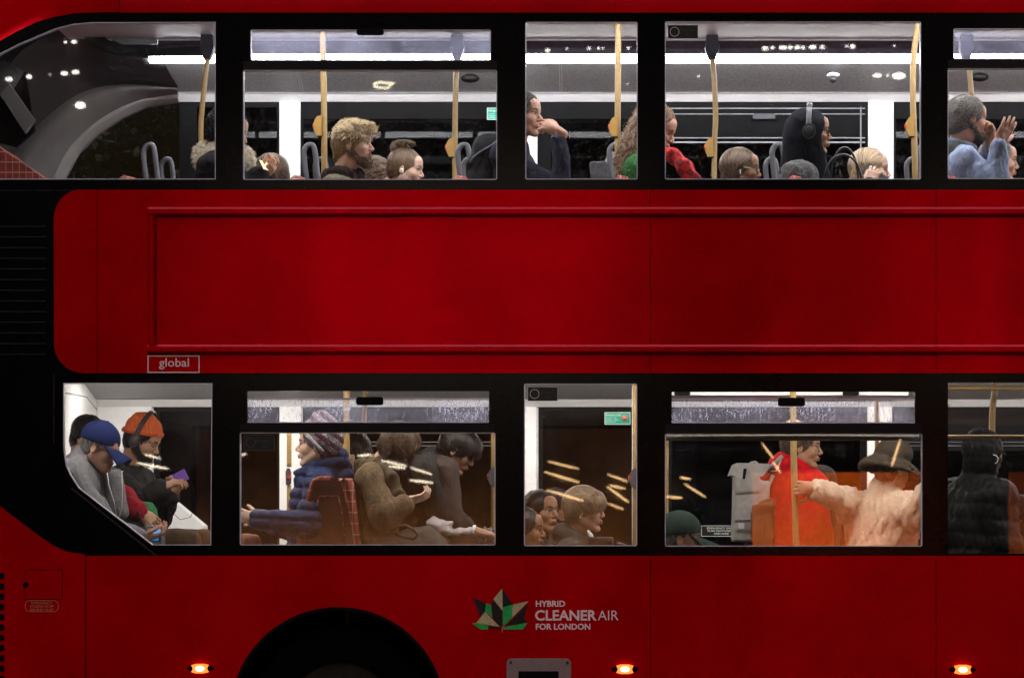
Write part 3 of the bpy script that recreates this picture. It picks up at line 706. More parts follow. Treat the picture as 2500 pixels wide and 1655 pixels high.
# upper deck
rail([(790, 60), (788, 76), (789, 170), (791, 250), (792, 470), (792, 700)], .62, bell=(778, 283, 333))
rail([(1117, 145), (1113, 200), (1111, 320), (1111, 470), (1112, 690)], 1.36, .0155, bell=(1101, 337, 384)); bracket(1117)
rail([(1509, 50), (1509, 130), (1508, 300), (1508, 470), (1508, 700)], .62, bell=(1499, 286, 335))
rail([(1739, 145), (1744, 200), (1747, 290), (1744, 380), (1744, 700)], 1.36, .0155, bell=(1733, 336, 384)); bracket(1739)
rail([(2245, 45), (2238, 80), (2230, 150), (2229, 250), (2232, 330), (2234, 450), (2234, 700)], .62, bell=(2223, 284, 334))
rail([(2363, 145), (2369, 200), (2373, 290), (2373, 500), (2373, 690)], 1.36, .0155); bracket(2360)
rail([(507, 145), (501, 190), (493, 270), (490, 340), (490, 690)], 1.36, .0155); bracket(507, top=62)
# lower deck
rail([(846, 925), (846, 1000), (848, 1200), (850, 1700)], .66, bell=(838, 1066, 1112))
rail([(893, 925), (892, 960), (889, 1040), (888, 1200), (888, 1700)], 1.36, .0145, bell=(880, 1083, 1112))
rail([(706, 1054), (706, 1140)], 1.9, .0145)
rail([(706, 1184), (706, 1500)], 1.9, .0145)
b = MB(); k = S*(D+1.9)/D; b.prism([((p[0]-CX)*k, EYE+(HZ-p[1])*k) for p in [(699, 1152), (703, 1143), (709, 1143), (712, 1152), (712, 1180), (708, 1184), (700, 1184)]], 1.86, 1.89); sb = part(b, 'stop_bell', M['greyplastic'])
b = MB(); b.disc(W(705.5, 1163, 1.855), (0, 1, 0), .0125, .012, 16); b.build('stop_button', M['redbtn'], sb)
text('lettering', 'STOP', W(700.5, 1165, 1.845).x, W(705, 1165, 1.845).z, .0085, M['swhite'], sb, 1.846)
rail([(1206, 925), (1206, 1060), (1206, 1700)], .70, bell=(1203, 1140, 1186), stop=True)
rail([(1549, 925), (1549, 1700)], .5, .0105, bell=(1548, 1142, 1190), stop=True)
b = MB(); b.box((W(1543, 1200, .62).x, .62, FL_L), (W(1551, 1200, .66).x, .66, 2.40)); part(b, 'screen_post', M['white'])
rail([(1936, 925), (1937, 1060), (1940, 1200), (1945, 1400), (1947, 1700)], .55, .0175)
rail([(2140, 925), (2141, 1060), (2142, 1120)], 1.7, .015)
rail([(1628, 1076), (1628, 1700)], .9, .010)
rail([(2431, 925), (2428, 960), (2422, 1040), (2420, 1400), (2420, 1700)], 1.36, .0185)
b = MB(); b.tube([(X0(1700), 1.0, 2.30), (X0(2900), 1.0, 2.30)], .014, 10); part(b, 'ceiling_handrail', M['pole'], smooth=True)

# ------------------------------------------------------------------ stickers on the glass
def sticker(x0, y0, x1, y1, name='emergency_exit_sticker'):
    b = MB(); b.prism(ppoly(rrect(x0, y0, x1, y1, 1.5)), .0055, .0085); s_ = part(b, name, M['stdark'])
    b = MB(); b.prism(ppoly(rrect(x0-1, y0-1, x1+1, y1+1, 1.5)), .0060, .0090, [ppoly(rrect(x0+.4, y0+.4, x1-.4, y1-.4, 1))]); part(b, 'sticker_edge', M['swhite'] if y0 < 1000 else M['greyplastic'], s_)
    cy = (y0+y1)/2; r = 11*S; cx = X0(x0+16)
    b = MB(); b.tube([(cx+r*math.cos(a), .004, Z0(cy)+r*math.sin(a)) for a in np.linspace(0, 2*PI, 25)[:-1]], .0012, 5, True); part(b, 'sticker_ring', M['swhite'] if y0 < 1000 else M['greyplastic'], s_)
    text('lettering', 'Emergency', X0(x0+29), Z0(cy-1), .027, M['stgreen'], s_, .0048, sx=.62)
    text('lettering', 'Exit', X0(x0+45), Z0(cy+12), .027, M['stgreen'], s_, .0048, sx=.7)
    text('lettering', 'i', X0(x0+15), Z0(cy+4), .022, M['stgreen'], s_, .0048)
sticker(1631, 62, 1704, 94); sticker(596, 1062, 669, 1098); sticker(1289, 945, 1361, 978)
def gsign(x0, y0, x1, y1, y, rows, title, hammer=False):
    k = S*(D+y)/D; f = lambda p: ((p[0]-CX)*k, EYE+(HZ-p[1])*k)
    b = MB(); b.prism([f(p) for p in rrect(x0, y0, x1, y1, .8)], y, y+.004); s_ = part(b, 'green_exit_sign', M['sgreen'])
    b = MB(); b.prism([f(p) for p in rrect(x0, y0, x1, y1, .8)], y-.0012, y-.0002, [[f(p) for p in rrect(x0+1.2, y0+1.2, x1-1.2, y1-1.2, .8)]]); part(b, 'sign_border', M['swhite'], s_)
    o = text('lettering', title, f((x0+3, 0))[0], f((0, y0+9))[1], .019, M['swhite'], s_, y-.001, sx=.8)
    for i, t in enumerate(rows): text('lettering', t, f((x0+3, 0))[0], f((0, y0+15.5+4.6*i))[1], .0105, M['swhite'], s_, y-.001, sx=.9)
    if hammer:
        c = W(1525, 1020, y-.03); b = MB(); b.ell(c, (.019, .03, .019)); h = b.build('emergency_hammer', mat('pink red plastic', (.72, .20, .16), .35, .1, 20), s_, True)
gsign(1189, 264, 1232, 293, 2.30, ['In case of', 'emergency', 'break glass'], 'Emergency')
gsign(1476, 1006, 1539, 1036, 2.28, ['In case of  |  Take', 'emergency |  hammer', 'break glass | and'], 'Emergency Exit', True)
k = S*(D+2.3)/D; f = lambda p: ((p[0]-CX)*k, EYE+(HZ-p[1])*k)
b = MB(); b.prism([f(p) for p in rrect(1712, 1282.5, 1800, 1309, 3)], 2.30, 2.304); es2 = part(b, 'exit_notice', M['lblack'])
b = MB(); b.prism([f(p) for p in rrect(1712, 1282.5, 1800, 1309, 3)], 2.298, 2.2995, [[f(p) for p in rrect(1713, 1283.5, 1799, 1308, 3)]]); part(b, 'notice_border', M['swhite'], es2)
for i, (t, a, w) in enumerate((('EMERGENCY EXIT', 1726, 63), ('PUSH OUTWARD', 1728, 61), ('AND SLIDE', 1743, 36))):
    text('lettering', t, f((a, 0))[0], f((0, 1291+6.6*i))[1], .0165, M['swhite'], es2, 2.2975, width=w*k)

# ------------------------------------------------------------------ seats
def seat(x, y, fl, w=.44, handle=0, face=1, col='tartan'):
    """x = top of the backrest, y = middle; face +1 looks towards the front"""
    zt = fl+.92; c = []
    prof_ = [(0, zt), (.045, zt-.01), (.07, zt-.12), (.13, fl+.50), (.12, fl+.40), (.04, fl+.40), (-.055, zt-.20), (-.035, zt-.03)]
    b = MB(); V = []
    n = len(prof_); segs = 7
    for j in range(segs):
        f = j/(segs-1); yy = y-w/2+w*f; s_ = 1-.10*abs(2*f-1)**4; dz = -.05*abs(2*f-1)**5
        for a, z in prof_: V.append((x+face*a*s_, yy, z+(dz if z > zt-.3 else 0)))
    F = [(j*n+i, j*n+(i+1) % n, (j+1)*n+(i+1) % n, (j+1)*n+i) for j in range(segs-1) for i in range(n)]+[tuple(range(n-1, -1, -1)), tuple(range((segs-1)*n, segs*n))]
    st = link('seat', V, F, M[col], bus, True)
    b = MB(); b.prism([(x+face*.06, fl+.46), (x+face*.52, fl+.47), (x+face*.53, fl+.38), (x+face*.06, fl+.38)], y-w/2, y+w/2); b.build('cushion', M['tartan'], st)
    b = MB(); b.box((min(x+face*.1, x+face*.4), y-.05, fl), (max(x+face*.1, x+face*.4), y+.05, fl+.38)); b.build('pedestal', M['greyplastic'], st)
    if handle:
        yy = y+handle*(w/2-.01); P = []
        for a, z in ((.0, zt-.10), (-.03, zt+.06), (-.050, zt+.22), (-.040, zt+.265), (-.015, zt+.28), (.010, zt+.255), (.030, zt+.10), (.06, zt-.04)): P.append((x+face*a, yy, z))
        b = MB(); b.tube(spline(P, 5), .0155, 12); b.build('grab_handle', M['greyplastic'], st, True)
    return st
rowsU = [-1178, -756, -351, 48, 476, 862, 1250, 1640, 2030]
for i, r in enumerate(rowsU):
    x = r*S
    seat(x, .30, FL_U); seat(x, .72, FL_U, handle=1)
    seat(x+.0, 1.66, FL_U, handle=-1); seat(x, 2.09, FL_U)
FLW = .80
# ================================================================== IMPLICIT SURFACE TOOLKIT
def axis(lo, hi, coarse, fines, fine):
    xs = [lo]; x = lo
    while x < hi:
        h = coarse
        for a, b_ in fines:
            if a-coarse*.5 <= x <= b_: h = fine
        x += h; xs.append(x)
    return np.array(xs, dtype=np.float32)
class SDF:
    def __init__(s, ax):
        s.ax = ax; s.G = np.full([len(a) for a in ax], .2, dtype=np.float32)
    def _sub(s, lo, hi):
        sl = []
        for a, l, h in zip(s.ax, lo, hi):
            i0 = max(0, int(np.searchsorted(a, l))-1); i1 = min(len(a), int(np.searchsorted(a, h))+2)
            if i1-i0 < 1: return None
            sl.append(slice(i0, i1))
        return tuple(sl)
    def _grid(s, sl):
        x = s.ax[0][sl[0]][:, None, None]; y = s.ax[1][sl[1]][None, :, None]; z = s.ax[2][sl[2]][None, None, :]
        return x, y, z
    def _comb(s, sl, d, k, sub):
        g = s.G[sl]
        if sub:
            d = -d
            h = np.clip(.5+.5*(d-g)/k, 0, 1) if k > 0 else (d > g)
            s.G[sl] = g*(1-h)+d*h + k*h*(1-h)
        else:
            h = np.clip(.5+.5*(g-d)/k, 0, 1) if k > 0 else (d < g).astype(np.float32)
            s.G[sl] = g*(1-h)+d*h - k*h*(1-h)
    def cap(s, a, b, ra, rb=None, k=.012, sub=False):
        rb = ra if rb is None else rb; a = np.array(a, dtype=np.float32); b = np.array(b, dtype=np.float32); r = max(ra, rb)+k*1.2+.012
        sl = s._sub(np.minimum(a, b)-r, np.maximum(a, b)+r)
        if sl is None: return
        x, y, z = s._grid(sl); ab = b-a; L = float(ab@ab)+1e-9
        t = np.clip(((x-a[0])*ab[0]+(y-a[1])*ab[1]+(z-a[2])*ab[2])/L, 0, 1)
        d = np.sqrt((x-a[0]-t*ab[0])**2+(y-a[1]-t*ab[1])**2+(z-a[2]-t*ab[2])**2)-(ra+(rb-ra)*t)
        s._comb(sl, d, k, sub)
    def ell(s, c, rad, R=None, k=.012, sub=False):
        c = np.array(c, dtype=np.float32); R = np.eye(3, dtype=np.float32) if R is None else np.array(R, dtype=np.float32)
        r = max(rad)+k*1.2+.012; sl = s._sub(c-r, c+r)
        if sl is None: return
        x, y, z = s._grid(sl); X, Y, Z = x-c[0], y-c[1], z-c[2]
        u = (X*R[0, 0]+Y*R[1, 0]+Z*R[2, 0]); v = (X*R[0, 1]+Y*R[1, 1]+Z*R[2, 1]); w = (X*R[0, 2]+Y*R[1, 2]+Z*R[2, 2])
        k0 = np.sqrt((u/rad[0])**2+(v/rad[1])**2+(w/rad[2])**2); k1 = np.sqrt((u/rad[0]**2)**2+(v/rad[1]**2)**2+(w/rad[2]**2)**2)+1e-6
        d = k0*(k0-1)/k1
        s._comb(sl, d, k, sub)
    def box(s, c, half, R=None, r=.01, k=.01, sub=False):
        c = np.array(c, dtype=np.float32); R = np.eye(3, dtype=np.float32) if R is None else np.array(R, dtype=np.float32)
        rr = math.sqrt(sum(h*h for h in half))+r+k*1.2+.01; sl = s._sub(c-rr, c+rr)
        if sl is None: return
        x, y, z = s._grid(sl); X, Y, Z = x-c[0], y-c[1], z-c[2]
        q = [np.abs(X*R[0, i]+Y*R[1, i]+Z*R[2, i])-half[i] for i in range(3)]
        d = np.sqrt(sum(np.maximum(a, 0)**2 for a in q))+np.minimum(np.maximum(q[0], np.maximum(q[1], q[2])), 0)-r
        s._comb(sl, d, k, sub)
    def plane(s, p, n, k=.004):
        """remove everything on the side the normal points to"""
        p = np.array(p, dtype=np.float32); n = np.array(n, dtype=np.float32); n = n/np.linalg.norm(n)
        x, y, z = s._grid((slice(None),)*3); d = (x-p[0])*n[0]+(y-p[1])*n[1]+(z-p[2])*n[2]
        s.G = np.maximum(s.G, d)
    def folds(s, amp, scale, seed, ridge=False, aniso=(1, 1, 1)):
        r_ = np.random.default_rng(seed); near = np.abs(s.G) < .05
        i, j, k_ = np.nonzero(near)
        x = s.ax[0][i]*aniso[0]; y = s.ax[1][j]*aniso[1]; z = s.ax[2][k_]*aniso[2]
        t = np.zeros(len(i), dtype=np.float32)
        for q in range(5):
            d = r_.normal(size=3); d /= np.linalg.norm(d); f = scale*(.6+q*.45)
            w = .35*np.sin(f*.6*(x*d[1]-y*d[2]+z*d[0])+r_.uniform(0, 6))
            v = np.sin(f*(x*d[0]+y*d[1]+z*d[2])+r_.uniform(0, 6)+2.5*w)
            t += (1-2*np.abs(v) if ridge else v)/(1+q*.5)
        s.G[i, j, k_] += amp*t*.5
    def quilt(s, amp, pitch, ax=(0, 0, 1), ph=0):
        near = np.abs(s.G) < .06; i, j, k_ = np.nonzero(near)
        t = (s.ax[0][i]*ax[0]+s.ax[1][j]*ax[1]+s.ax[2][k_]*ax[2])/pitch+ph
        s.G[i, j, k_] += -amp*(np.abs(np.sin(PI*t))**.6-.6)
    def mesh(s):
        G = s.G; G[0], G[-1] = .1, .1; G[:, 0], G[:, -1] = .1, .1; G[:, :, 0], G[:, :, -1] = .1, .1
        ins = G < 0
        c = ins[:-1, :-1, :-1].astype(np.int8)
        for dx, dy, dz in ((1, 0, 0), (0, 1, 0), (0, 0, 1), (1, 1, 0), (1, 0, 1), (0, 1, 1), (1, 1, 1)):
            c = c+ins[dx:ins.shape[0]-1+dx, dy:ins.shape[1]-1+dy, dz:ins.shape[2]-1+dz]
        act = (c > 0) & (c < 8); idx = np.full(act.shape, -1, dtype=np.int32)
        I, J, K = np.nonzero(act); idx[I, J, K] = np.arange(len(I))
        P = np.zeros((len(I), 3)); n = np.zeros(len(I))
        cor = [(a, b_, c_) for a in (0, 1) for b_ in (0, 1) for c_ in (0, 1)]
        val = {q: G[I+q[0], J+q[1], K+q[2]] for q in cor}
        for a in cor:
            for ax_ in range(3):
                if a[ax_] == 0:
                    b_ = list(a); b_[ax_] = 1; b_ = tuple(b_); va, vb = val[a], val[b_]; m = (va < 0) != (vb < 0)
                    t = np.where(m, va/np.where(m, va-vb, 1), 0)
                    for q in range(3): P[:, q] += np.where(m, a[q]+(t if q == ax_ else 0), 0)
                    n += m
        P /= n[:, None]; P[:, 0] += I; P[:, 1] += J; P[:, 2] += K
        V = np.stack([np.interp(P[:, q], np.arange(len(s.ax[q])), s.ax[q]) for q in range(3)], 1)
        F = []
        for ax_ in range(3):
            sl0 = [slice(None)]*3; sl1 = [slice(None)]*3; sl0[ax_] = slice(0, -1); sl1[ax_] = slice(1, None)
            a, b_ = ins[tuple(sl0)], ins[tuple(sl1)]
            i, j, k_ = np.nonzero(a != b_); o1, o2 = [q for q in range(3) if q != ax_]
            ijk = np.stack([i, j, k_], 1); ok = (ijk[:, o1] > 0) & (ijk[:, o2] > 0) & (ijk[:, o1] < act.shape[o1]) & (ijk[:, o2] < act.shape[o2]); ijk = ijk[ok]
            fl = a[ijk[:, 0], ijk[:, 1], ijk[:, 2]]
            def g(d1, d2):
                q = ijk.copy(); q[:, o1] -= d1; q[:, o2] -= d2; return idx[q[:, 0], q[:, 1], q[:, 2]]
            f = np.stack([g(1, 1), g(0, 1), g(0, 0), g(1, 0)], 1)
            if ax_ == 1: fl = ~fl
            f[~fl] = f[~fl][:, ::-1]; F.append(f)
        return V, np.concatenate(F)
def box_ax(lo, hi, h): return [axis(lo[i]-h*2, hi[i]+h*2, h, [], h) for i in range(3)]

# ================================================================== PEOPLE
SK = {
 'fair': mat('fair skin', (.55, .33, .235), .5, .10, 60, bump=.06, bscale=500, sss=.12, col2=(.60, .345, .25)),
 'pale': mat('pale skin', (.62, .41, .31), .5, .08, 60, bump=.06, bscale=500, sss=.12),
 'ruddy': mat('ruddy skin', (.44, .235, .165), .5, .12, 60, bump=.08, bscale=500, sss=.12),
 'tan': mat('tan skin', (.38, .215, .135), .5, .10, 60, bump=.06, bscale=500, sss=.12),
 'brown': mat('brown skin', (.29, .145, .085), .46, .10, 60, bump=.06, bscale=500, sss=.10),
 'dark': mat('dark skin', (.045, .025, .018), .4, .10, 60, bump=.06, bscale=500, sss=.05),
}
LIP = {k: mat(k+' lip', c, .4, .06, 60) for k, c in {'fair': (.42, .15, .12), 'pale': (.50, .19, .16), 'ruddy': (.33, .12, .09), 'tan': (.27, .095, .07), 'brown': (.17, .055, .045), 'dark': (.04, .018, .016)}.items()}
EYEW = mat('eye white', (.60, .57, .54), .15, .03, 30); IRIS = mat('iris', (.035, .025, .02), .1, .3, 200); LASH = mat('lashes and brows', (.03, .018, .012), .7, .3, 200)
def cloth(name, col, var=.2, rough=.9, bump=.5, bscale=220, sheen=.0, vs=30, wr=.22, **k): return mat(name, col, rough, var, vs, bump=min(1, bump), bscale=bscale*.6, sheen=0, spec=.12, wr=wr, bdist=.0045, **k)
def rot(yaw=0, pitch=0, roll=0):
    return Matrix.Rotation(-math.radians(yaw), 3, 'Z') @ Matrix.Rotation(math.radians(pitch), 3, 'Y') @ Matrix.Rotation(math.radians(roll), 3, 'X')

def add_hand(s, wr, fd, nm, side, curl=25, spread=6, sc=1.0, thumb=35, curls=None, k=.004, tcurl=20):
    """wr wrist, fd direction wrist->fingers, nm palm normal (out of the palm); side +1/-1 picks the thumb's edge"""
    f = Vector(fd).normalized(); n = Vector(nm); n = (n-f*n.dot(f)).normalized(); t = f.cross(n)*side
    wr = Vector(wr)
    R = np.array([[f[i], t[i], n[i]] for i in range(3)])
    s.ell(wr+f*.045*sc, (.052*sc, .040*sc, .0165*sc), R, k=.01)
    s.cap(wr-f*.03*sc, wr+f*.03*sc, .027*sc, .024*sc, k=.014)
    L = [.078, .088, .082, .064]
    for i in range(4):
        off = (.029-.0195*i)*sc; ln = L[i]*sc; base = wr+f*(.083-.003*abs(i-1))*sc+t*off
        cu = (curls[i] if curls else curl*(1+.12*i)); d = (f+t*math.tan(math.radians(spread*(1.5-i)))).normalized(); p = base; ang = cu*.7
        s.cap(wr+f*.05*sc+t*off*.8, base, .010*sc, .0098*sc, k=.006)
        for j, (q, r0, r1) in enumerate(((.46, .0096, .0088), (.30, .0088, .0078), (.24, .0078, .0066))):
            a = math.radians(ang); dd = (d*math.cos(a)+n*math.sin(a)).normalized(); p2 = p+dd*ln*q
            s.cap(p, p2, r0*sc, r1*sc, k=.002); p = p2; ang += cu*(1.1 if j == 0 else .9)
    a = math.radians(thumb); d1 = (f*math.cos(a)+t*math.sin(a)*.9+n*.35).normalized(); p0 = wr+f*.018*sc+t*.022*sc+n*.005
    p1 = p0+d1*.040*sc; s.cap(p0, p1, .015*sc, .0125*sc, k=.008)
    a2 = math.radians(thumb-tcurl); d2 = (f*math.cos(a2)+t*math.sin(a2)*.8+n*.4).normalized(); p2 = p1+d2*.030*sc; s.cap(p1, p2, .0118*sc, .0105*sc, k=.002)
    d3 = (d2+n*.25-t*.15).normalized(); s.cap(p2, p2+d3*.025*sc, .0102*sc, .0082*sc, k=.002)

class Person:
    def __init__(P, label, px, py, y, yaw=0, pitch=0, roll=0, sc=1.0, skin='fair', byaw=None, neck=None, nback=0, pose='sit', female=False,
                 armR=None, armL=None, handR=None, handL=None, wide=1.0, pelvis=None, earring=False, eyes='open', group='bus passengers', fine=.0045, cat='person', fat=1.0, nose=1.0, hide_legs=False, face=True):
        P.label = label; P.h = W(px, py, y); P.R = rot(yaw, pitch, roll); P.sc = sc; P.skin = skin; P.y = y
        byaw = yaw*.5 if byaw is None and abs(yaw) < 90 else (yaw if byaw is None else byaw); P.byaw = byaw
        P.f = Vector((math.cos(math.radians(byaw)), -math.sin(math.radians(byaw)), 0)); P.l = Vector((0, 0, 1)).cross(P.f)
        pr = math.radians(pitch)
        P.N = W(*neck) if neck else P.h+(P.f*(-.045-.10*math.sin(pr)-nback)+Vector((0, 0, -.165+.04*math.sin(pr))))*sc
        P.pose = pose
        P.pel = W(*pelvis) if pelvis else P.N - P.f*.06 + Vector((0, 0, -.50*sc))
        up = (P.N-P.pel).normalized(); P.up = up; w = (.165 if female else .185)*wide*sc; P.w = w
        P.shR = P.N-up*.088*sc-P.l*w; P.shL = P.N-up*.088*sc+P.l*w
        P.fat = fat; P.fem = female; ud = Vector((0, 0, -1))
        def arm(sh, spec, s_):
            if spec: return W(*spec[0]), W(*spec[1])
            if pose == 'stand':
                e = sh+ud*.27*sc+P.f*.0+P.l*s_*.04; return e, e+ud*.235*sc+P.f*.06
            e = sh+ud*.26*sc+P.f*.06+P.l*s_*.03; return e, e+P.f*.21*sc+ud*.05-P.l*s_*.07
        P.elR, P.wrR = arm(P.shR, armR, -1); P.elL, P.wrL = arm(P.shL, armL, 1)
        # hands: (dir, palm normal, kwargs)
        def hnd(spec, e, w_, s_):
            d = (w_-e).normalized()
            if spec is None: return (d, Vector((0, 0, -1))+P.l*(-s_)*.3, dict(curl=28))
            return (Vector(spec[0]), Vector(spec[1]), spec[2] if len(spec) > 2 else {})
        P.hR = hnd(handR, P.elR, P.wrR, -1); P.hL = hnd(handL, P.elL, P.wrL, 1)
        P.face = face; P.eyes = eyes; P.nose = nose; P.build_body(fine, group, cat, hide_legs)
    def H(P, v): return P.h+P.R @ (Vector(v)*P.sc)
    def Hr(P): return np.array(P.R)
    def legs(P):
        sc = P.sc; out = []
        for s_ in (-1, 1):
            hip = P.pel+P.l*s_*.085*sc
            if P.pose == 'stand':
                k_ = hip+Vector((0, 0, -.42*sc))+P.f*.03; a = k_+Vector((0, 0, -.42*sc))-P.f*.02
            else:
                k_ = hip+P.f*.42*sc+P.l*s_*.05+Vector((0, 0, .01)); a = k_+Vector((0, 0, -.40*sc))+P.f*.04
            out.append((hip, k_, a))
        return out
    def head(P, s, grow=0.0):
        H = P.H; sc = P.sc; R = P.Hr(); m = lambda *r: tuple(q*sc for q in r); nz = P.nose
        s.ell(H((-.012, 0, .036)), m(.096, .074, .082), R, k=.01)
        s.ell(H((.030, 0, -.004)), m(.064, .062, .075), R, k=.02)
        s.ell(H((.030, 0, -.050)), m(.056, .054, .060), R, k=.02)
        for a in (-1, 1):
            s.cap(H((.004, a*.050, -.052)), H((.070, a*.014, -.100)), .020*sc, .015*sc, k=.018)
            s.ell(H((.062, a*.036, -.024)), m(.024, .022, .022), R, k=.02)
            s.cap(H((.080, a*.040, .022)), H((.091, a*.012, .021)), .0075*sc, k=.012)
        s.ell(H((.078, 0, -.098)), m(.017, .02, .015), R, k=.016)
        s.ell(H((.070, 0, .050)), m(.028, .05, .04), R, k=.02)
        for a in (-1, 1): s.ell(H((.097, a*.031, .003)), m(.015, .017, .011), R, k=.012, sub=True)
        s.ell(H((.082, 0, -.060)), m(.022, .026, .022), R, k=.012)
        s.cap(H((.088, 0, .012)), H((.088+.022*nz, 0, -.024)), .0080*sc, .0105*sc, k=.009)
        for a in (-1, 1): s.ell(H((.101, a*.011, -.031)), m(.010, .0075, .0075), R, k=.006)
        s.ell(H((.100, 0, -.0560)), m(.0085, .021, .0052), R, k=.003); s.ell(H((.098, 0, -.0665)), m(.0090, .018, .0058), R, k=.003)
        s.ell(H((.092, 0, -.0775)), m(.008, .02, .004), R, k=.006, sub=True)
        for a in (-1, 1):
            Re = R @ np.array(rot(a*-22, -8, 0)); c = H((-.004, a*.075, -.008))
            s.ell(c, m(.0195, .0070, .0315), Re, k=.006); s.ell(H((-.001, a*.085, -.004)), m(.011, .006, .019), Re, k=.004, sub=True)
            if P.eyes == 'open': s.cap(H((.0885, a*.020, .0135)), H((.082, a*.044, .0115)), .0040*sc, k=.004)
    def build_body(P, fine, group, cat, hide_legs):
        sc = P.sc; pts = [P.h, P.N, P.pel, P.shR, P.shL, P.elR, P.elL, P.wrR, P.wrL]+[q for l in P.legs() for q in l]
        lo = np.min([list(p) for p in pts], 0)-.16; hi = np.max([list(p) for p in pts], 0)+.16
        hands = [P.wrR+P.hR[0].normalized()*.09*sc, P.wrL+P.hL[0].normalized()*.09*sc]
        ax = [axis(lo[i], hi[i], .016, [(P.h[i]-.125*sc, P.h[i]+.125*sc)]+[(q[i]-.10, q[i]+.10) for q in hands], fine) for i in range(3)]
        s = SDF(ax)
        for hip, kn, an in P.legs():
            s.cap(hip, kn, .070*sc, .050*sc, k=.03); s.cap(kn, an, .046*sc, .034*sc, k=.02); s.cap(an, an+P.f*.13-Vector((0, 0, .04)), .036*sc, .028*sc, k=.02)
        s.cap(P.pel-P.l*.05, P.pel+P.l*.05, .10*sc, k=.04); s.cap(P.pel, P.N-P.up*.20*sc, .10*sc, .11*sc, k=.05)
        s.cap(P.N-P.up*.19*sc-P.l*.06*sc, P.N-P.up*.19*sc+P.l*.06*sc, .10*sc, k=.05); s.cap(P.shR, P.shL, .052*sc, k=.04)
        s.cap(P.N-P.up*.04, P.N-P.up*.10, .07*sc, k=.03)
        for sh, e, w_ in ((P.shR, P.elR, P.wrR), (P.shL, P.elL, P.wrL)):
            s.cap(sh, e, .046*sc, .037*sc, k=.02); s.cap(e, w_, .036*sc, .0265*sc, k=.012)
        nr = .050 if P.fem else .058
        s.cap(P.H((-.020, 0, -.045)), P.N-P.up*.02, nr*sc, (nr+.006)*sc, k=.018)
        P.head(s)
        add_hand(s, P.wrR, P.hR[0], P.hR[1], P.hR[2].pop('side', 1), sc=sc*(.92 if P.fem else 1), **P.hR[2])
        add_hand(s, P.wrL, P.hL[0], P.hL[1], P.hL[2].pop('side', -1), sc=sc*(.92 if P.fem else 1), **P.hL[2])
        V, F = s.mesh()
        c = V[F].mean(1); Ri = np.array(P.R).T; loc = ((c-np.array(P.h)) @ Ri.T)/sc
        lip = (loc[:, 0] > .096) & (np.abs(loc[:, 1]) < .021) & (loc[:, 2] < -.0515) & (loc[:, 2] > -.0725)
        P.o = link('person', V, F, [SK[P.skin], LIP[P.skin]], None, True, lip.astype(np.int32))
        tag(P.o, P.label, cat, group)
        if P.face:
            b = MB()
            for a in (-1, 1):
                if P.eyes == 'open':
                    b.mi = 0; b.ell(P.H((.0775, a*.0315, .0035)), (.0125*sc,)*3)
                    b.mi = 1; b.ell(P.H((.0855, a*.0325-.0*a, .0035)), (.0058*sc, .0062*sc, .0062*sc))
                    b.mi = 2; b.tube([P.H((.0905, a*.019, .0095)), P.H((.0925, a*.030, .0125)), P.H((.083, a*.0475, .0075))], .0017*sc, 5)
                else:
                    b.mi = 2; b.tube([P.H((.0885, a*.018, .000)), P.H((.0900, a*.031, -.0035)), P.H((.0815, a*.0465, .000))], .0022*sc, 5)
            b.build('eyes', [EYEW, IRIS, LASH], P.o, True)
    def brows(P, m=None, w=.0032):
        b = MB()
        for a in (-1, 1): b.tube([P.H((.0985, a*.013, .0235)), P.H((.0965, a*.030, .0300)), P.H((.084, a*.049, .0260))], [w*P.sc, w*1.1*P.sc, w*.4*P.sc], 6)
        b.build('eyebrows', m or LASH, P.o, True)
    # -------- clothing
    def top(P, m, thick=.016, name='jacket', collar=None, hood=False, puff=0, pitch=.075, fold=.006, fscale=34, long_=.0, seed=1, sleeve=1.0, h=.0085, hoodup=False, extra=None, cuffs=None, ridge=False, bust=0.0, aniso=(1, 1, 1)):
        sc = P.sc; t = thick
        pts = [P.h if (hood or hoodup) else P.N, P.N, P.pel, P.shR, P.shL, P.elR, P.elL, P.wrR, P.wrL]
        lo = np.min([list(p) for p in pts], 0)-.20; hi = np.max([list(p) for p in pts], 0)+.18
        s = SDF([axis(lo[i], hi[i], h, [], h) for i in range(3)])
        B = np.array([[P.f[i], P.l[i], P.up[i]] for i in range(3)])
        s.ell(P.N-P.up*.20*sc+P.f*.01, ((.105+t)*P.fat*sc, (P.w+.01+t*.6), .20*sc), B, k=.03)
        s.cap(P.shR, P.shL, .056*sc+t, k=.05)
        s.ell(P.N-P.up*.36*sc, ((.115+t)*P.fat*sc, (.145+t)*P.fat*sc, .19*sc), B, k=.05)
        s.ell(P.pel+P.up*.02, ((.12+t)*P.fat*sc, (.155+t)*P.fat*sc, .13*sc), B, k=.05)
        if bust: s.ell(P.N-P.up*.24*sc+P.f*.10, (bust, .12, .08), B, k=.05)
        if long_: s.cap(P.pel, P.pel-Vector((0, 0, long_)), .14*sc+t, .17*sc+t, k=.05)
        for sh, e, w_ in ((P.shR, P.elR, P.wrR), (P.shL, P.elL, P.wrL)):
            w2 = e.lerp(w_, sleeve*.93)
            s.cap(sh, e, .048*sc+t, .042*sc+t*1.1, k=.035); s.cap(e, w2, .043*sc+t*1.2, .031*sc+t*.95, k=.02)
        s.cap(P.N-P.up*.03, P.N-P.up*.09, .078*sc, .095*sc, k=.04)
        for sh in (P.shR, P.shL): s.cap(P.N-P.up*.015, P.N.lerp(sh, .85)-P.up*.002, .046*sc, .040*sc+t*.6, k=.04)
        if collar: s.cap(P.N-P.up*.02, P.N.lerp(P.H((-.02, 0, -.06)), collar), .066*sc+t*.5, .064*sc+t*.4, k=.02)
